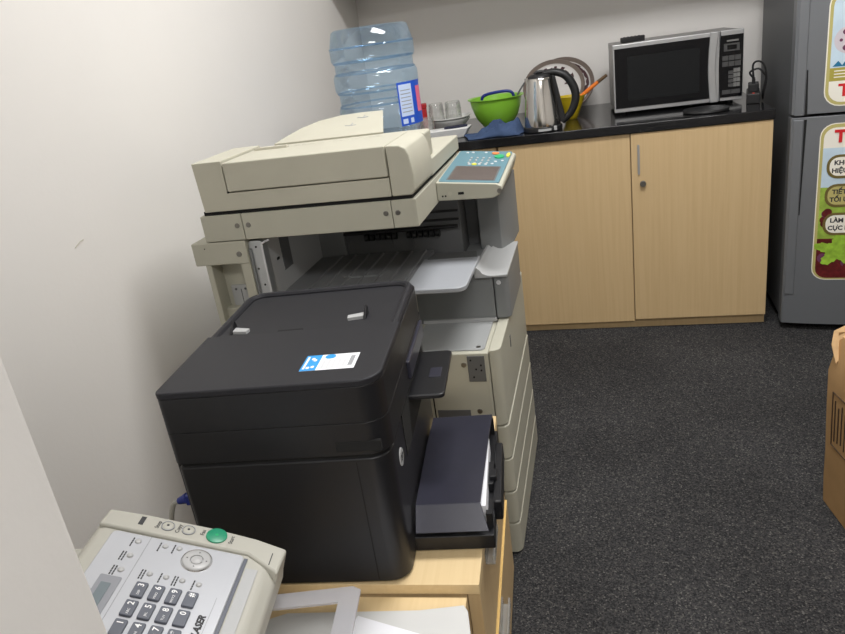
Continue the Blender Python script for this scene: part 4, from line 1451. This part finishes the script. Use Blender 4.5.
b = B()
b.lathe([(0, 0.004), (0.036, 0.004), (0.038, 0.0), (0.044, 0.0), (0.070, 0.020), (0.092, 0.046), (0.095, 0.052), (0.091, 0.052), (0.066, 0.024), (0.04, 0.008), (0, 0.008)], 44)
PX = on(449, 118, 1, 3.24)
GX, GY = PX.x, 3.24
single('china_bowl', b, 'china', 'white bowl at the bottom of the stack holding the glasses', 'bowl', (GX, GY, H))
plate('white plate directly under the two upturned glasses', H + 0.040, 0.098, GX, GY)


def tumbler(label, x, y, z, r, h, up=False):
    t = thing('drinking_glass', label, 'glass', (x, y, z), 0, 'clear drinking glasses')
    b_ = B()
    pr_ = [(r, 0.0), (r * 0.94, h * 0.62), (r * 0.90, h * 0.9), (r * 0.82, h), (0, h), (0, h - 0.008), (r * 0.76, h - 0.008), (r * 0.84, h * 0.8), (r * 0.93, 0.0), (r, 0.0)]
    if up:
        pr_ = [(a, h - c_) for a, c_ in pr_]
    b_.lathe(pr_, 28)
    obj('wall', b_, 'glass', t, angle=50)
    b_ = B()
    zz = h * 0.55
    b_.lathe([(r * 0.955, zz), (r * 0.99, zz + 0.003), (r * 0.94, zz + 0.006)], 28)
    obj('facet_ring', b_, 'glass', t)
    return t


G1, G2 = on(436.5, 114, 1, 3.23), on(453.5, 113, 1, 3.25)
tumbler('upturned clear glass on the plate beside the red tub', G1.x, G1.y, H + 0.0465, 0.036, 0.080)
tumbler('upturned clear glass on the plate next to the green bowl', G2.x, G2.y, H + 0.0465, 0.038, 0.080)
tumbler('tall clear glass standing in front of the plates', -0.700, 3.05, H, 0.030, 0.088, True)
tumbler('short clear glass left of the tall glass by the red tub', -0.760, 3.08, H, 0.030, 0.070, True)
rt = thing('tub', 'small dark red tub beside the water bottle', 'tub', (-0.756, 3.19, H), 0.2)
obj('tub_body', B().box((-0.026, -0.026, 0.0), (0.026, 0.026, 0.115)), 'red', rt, 0.004)
obj('tub_lid', B().box((-0.028, -0.028, 0.115), (0.028, 0.028, 0.135)), 'red', rt, 0.004)
wd = thing('soap_dish', 'white dish with a dark blue pad in front of the plates', 'dish', (-0.606, 2.995, H), math.radians(12))
b = B()
b.prism([(-0.085, -0.045), (0.085, -0.045), (0.105, 0.045), (-0.075, 0.045)], 2, 0, 0.040)
for v in b.bm.verts:
    if v.co.z < 0.01:
        v.co.x *= 0.75
        v.co.y *= 0.6
obj('dish_body', b, 'china', wd, 0.004)
obj('pad', B().prism(ell(0.035, 0.0, 0.050, 0.020, 24, 0.1), 2, 0.039, 0.048), 'sponge', wd, 0.003)

# ------------------------------------------------------------------ water dispenser and bottle behind the copier
BX, BY = -0.696, 2.365
wdn = thing('water_dispenser', 'white water dispenser hidden behind the photocopier', 'water dispenser', (BX, BY, 0), 0)
obj('cabinet', B().prism(rrect(-0.15, -0.15, 0.15, 0.15, 0.03), 2, 0.0, 0.86), 'white', wdn, 0.006)
b = B()
b.lathe([(0.13, 0.86), (0.135, 0.90), (0.120, 0.905), (0.075, 0.900), (0.06, 0.87), (0.06, 0.86)], 40)
obj('collar', b, 'lgrey', wdn)
for k, mm in ((-0.05, 'bluep'), (0.05, 'red')):
    tb = B()
    tb.cyl((0.15, k, 0.70), (0.185, k, 0.70), 0.010, 12)
    tb.cyl((0.180, k, 0.70), (0.180, k, 0.665), 0.008, 12)
    obj('tap', tb, mm, wdn)
wbt = thing('water_bottle', 'large clear blue water bottle upside down behind the photocopier', 'water bottle', (BX, BY, 0), 0)
prof = [(0, 1.300), (0.09, 1.306), (0.116, 1.305), (0.127, 1.299), (0.137, 1.262), (0.141, 1.245), (0.141, 1.214), (0.138, 1.208), (0.132, 1.202), (0.132, 1.174), (0.138, 1.168), (0.142, 1.160), (0.142, 1.122), (0.138, 1.115), (0.132, 1.109), (0.131, 1.074), (0.137, 1.066), (0.140, 1.058), (0.140, 1.026), (0.134, 1.016), (0.132, 0.985), (0.124, 0.955), (0.09, 0.925), (0.04, 0.905), (0.028, 0.895), (0.028, 0.872)]
prof = [(r_ * 0.968, z_) for r_, z_ in prof]
b = B()
b.lathe(prof, 56)
obj('shell', b, 'bottle', wbt, angle=50)
for zz, rr in ((1.2055, 0.1345), (1.171, 0.1345), (1.112, 0.1345), (1.070, 0.1335), (1.250, 0.1395)):
    rr *= 0.968
    obj('ridge', B().tube([(rr * math.cos(2 * PI * k / 48), rr * math.sin(2 * PI * k / 48), zz) for k in range(48)], 0.0030, 8, True), 'bottle', wbt)
# label wrap


def wrap(name, a0, a1, z0, z1, r, mtl, parent):
    b_ = B()
    b_.lathe([(r, z0), (r, z1)], 14, a0=math.radians(a0), a1=math.radians(a1))
    return obj(name, b_, mtl, parent, recalc=False)


lbw = wrap('label', -48, 2, 0.995, 1.128, 0.1382, 'labblue', wbt)
wrap('label_text_panel', -46, -24, 1.024, 1.121, 0.1388, 'labwhite', lbw)
wrap('label_picture', -14, 0, 1.03, 1.110, 0.1388, 'labpink', lbw)
for k in range(7):
    wrap('label_print', -44, -27, 1.036 + k * 0.011, 1.0385 + k * 0.011, 0.1392, 'textgrey', lbw)
wrap('label_mark', -45, -37, 1.001, 1.016, 0.1388, 'labwhite', lbw)
wrap('label_mark', -32, -26, 1.001, 1.016, 0.1388, 'labwhite', lbw)

# ------------------------------------------------------------------ carton
cyaw = math.atan2(0.018, 0.118)
ct = thing('cardboard_box', 'brown cardboard box with torn top on the carpet', 'box', (0.526, 1.703, 0), cyaw)
BWX, BWY, BH = 0.44, -0.56, 0.475
b = B()
N = 14
# four walls as thick panels; the left wall is dented and its top edge torn
rr_ = random.Random(11)


def carton_wall(p, q_, torn, seed):
    b_ = B()
    g = random.Random(seed)
    d = (Vector(q_) - Vector(p))
    nrm = Vector((-d.y, d.x, 0)).normalized() * 0.005
    cols = []
    for i in range(N + 1):
        t = i / N
        base = Vector(p) + d * t
        col_ = []
        zt = BH + (g.uniform(-0.012, 0.006) if torn else 0)
        if torn and i == 0:
            zt = BH - 0.02
        for j in range(7):
            s = j / 6
            pt = base + Vector((0, 0, zt * s))
            if torn:
                pt += nrm.normalized() * 0.002 * noise.noise(Vector((t * 4, s * 4, seed)))
                pt.x += -0.016 * s * (1 - t) + (0.022 * max(0, s - 0.83) / 0.17 if s > 0.83 else 0)
            col_.append((b_.bm.verts.new(pt), b_.bm.verts.new(pt + nrm)))
        cols.append(col_)
    for i in range(N):
        for j in range(6):
            a, c_, e, f = cols[i][j], cols[i + 1][j], cols[i + 1][j + 1], cols[i][j + 1]
            b_.bm.faces.new((a[0], c_[0], e[0], f[0]))
            b_.bm.faces.new((a[1], f[1], e[1], c_[1]))
        for j in (0, 6):
            b_.bm.faces.new((cols[i][j][0], cols[i][j][1], cols[i + 1][j][1], cols[i + 1][j][0]))
    for i in (0, N):
        for j in range(6):
            b_.bm.faces.new((cols[i][j][0], cols[i][j + 1][0], cols[i][j + 1][1], cols[i][j][1]))
    return b_


lw_ = obj('side_panel', carton_wall((0, 0, 0.002), (0, BWY, 0.002), True, 2), 'kraft', ct)
obj('side_panel', carton_wall((BWX, BWY, 0.002), (BWX, 0, 0.002), False, 3), 'kraft', ct)
obj('end_panel', carton_wall((0.004, -0.001, 0.002), (BWX, -0.001, 0.002), False, 4), 'kraft', ct)
obj('end_panel', carton_wall((BWX, BWY, 0.002), (0, BWY, 0.002), False, 5), 'kraft', ct)
obj('bottom_panel', B().box((0.003, BWY + 0.003, 0.001), (BWX - 0.003, -0.003, 0.006)), 'kraft', ct)


def flap(name, pts, th=0.004, mm='kraft2'):
    b_ = B()
    n_ = len(pts)
    A = [b_.bm.verts.new(p) for p in pts]
    D = [b_.bm.verts.new(Vector(p) + Vector((0, 0, -th))) for p in pts]
    b_.bm.faces.new(A)
    b_.bm.faces.new(D[::-1])
    for i in range(n_):
        b_.bm.faces.new((A[i], D[i], D[(i + 1) % n_], A[(i + 1) % n_]))
    return obj(name, b_, mm, ct)


flap('top_flap', [(0.008, -0.012, BH - 0.004), (0.012, BWY + 0.01, BH - 0.002), (0.19, BWY + 0.01, BH + 0.028), (0.19, -0.30, BH + 0.03), (0.16, -0.012, BH + 0.024)])
flap('top_flap', [(BWX - 0.004, BWY + 0.01, BH - 0.002), (BWX - 0.004, -0.01, BH - 0.002), (BWX - 0.20, -0.01, BH + 0.016), (BWX - 0.20, BWY + 0.01, BH + 0.016)], 0.004, 'kraft')
flap('end_flap', [(0.006, -0.004, BH - 0.022), (0.0, -0.03, BH - 0.05), (-0.014, -0.035, BH - 0.06), (-0.016, -0.012, BH - 0.02), (-0.006, 0.002, BH + 0.006), (0.05, 0.004, BH + 0.03), (0.09, 0.0, BH + 0.034), (0.07, -0.03, BH + 0.018)])
pb_ = B()
for (y0, z0, y1, z1) in ((-0.03, 0.335, -0.03, 0.19), (-0.03, 0.335, -0.30, 0.335), (-0.03, 0.19, -0.30, 0.19)):
    pb_.box((-0.0165 * 1.0, min(y0, y1) - 0.0006, min(z0, z1) - 0.0006), (-0.002, max(y0, y1) + 0.0006, max(z0, z1) + 0.0006))
for k in range(6):
    pb_.box((-0.014, -0.044 - k * 0.016, 0.205 + 0.004 * (k % 3)), (-0.003, -0.0425 - k * 0.016, 0.318 - 0.012 * (k % 2)))
for v in pb_.bm.verts:
    s = v.co.z / BH
    t = -v.co.y / 0.56
    off = -0.016 * s * (1 - t) + 0.006 * 0.0
    v.co.x = off - (0.0022 if v.co.x < -0.008 else -0.002)
obj('carton_print', pb_, 'print', lw_)
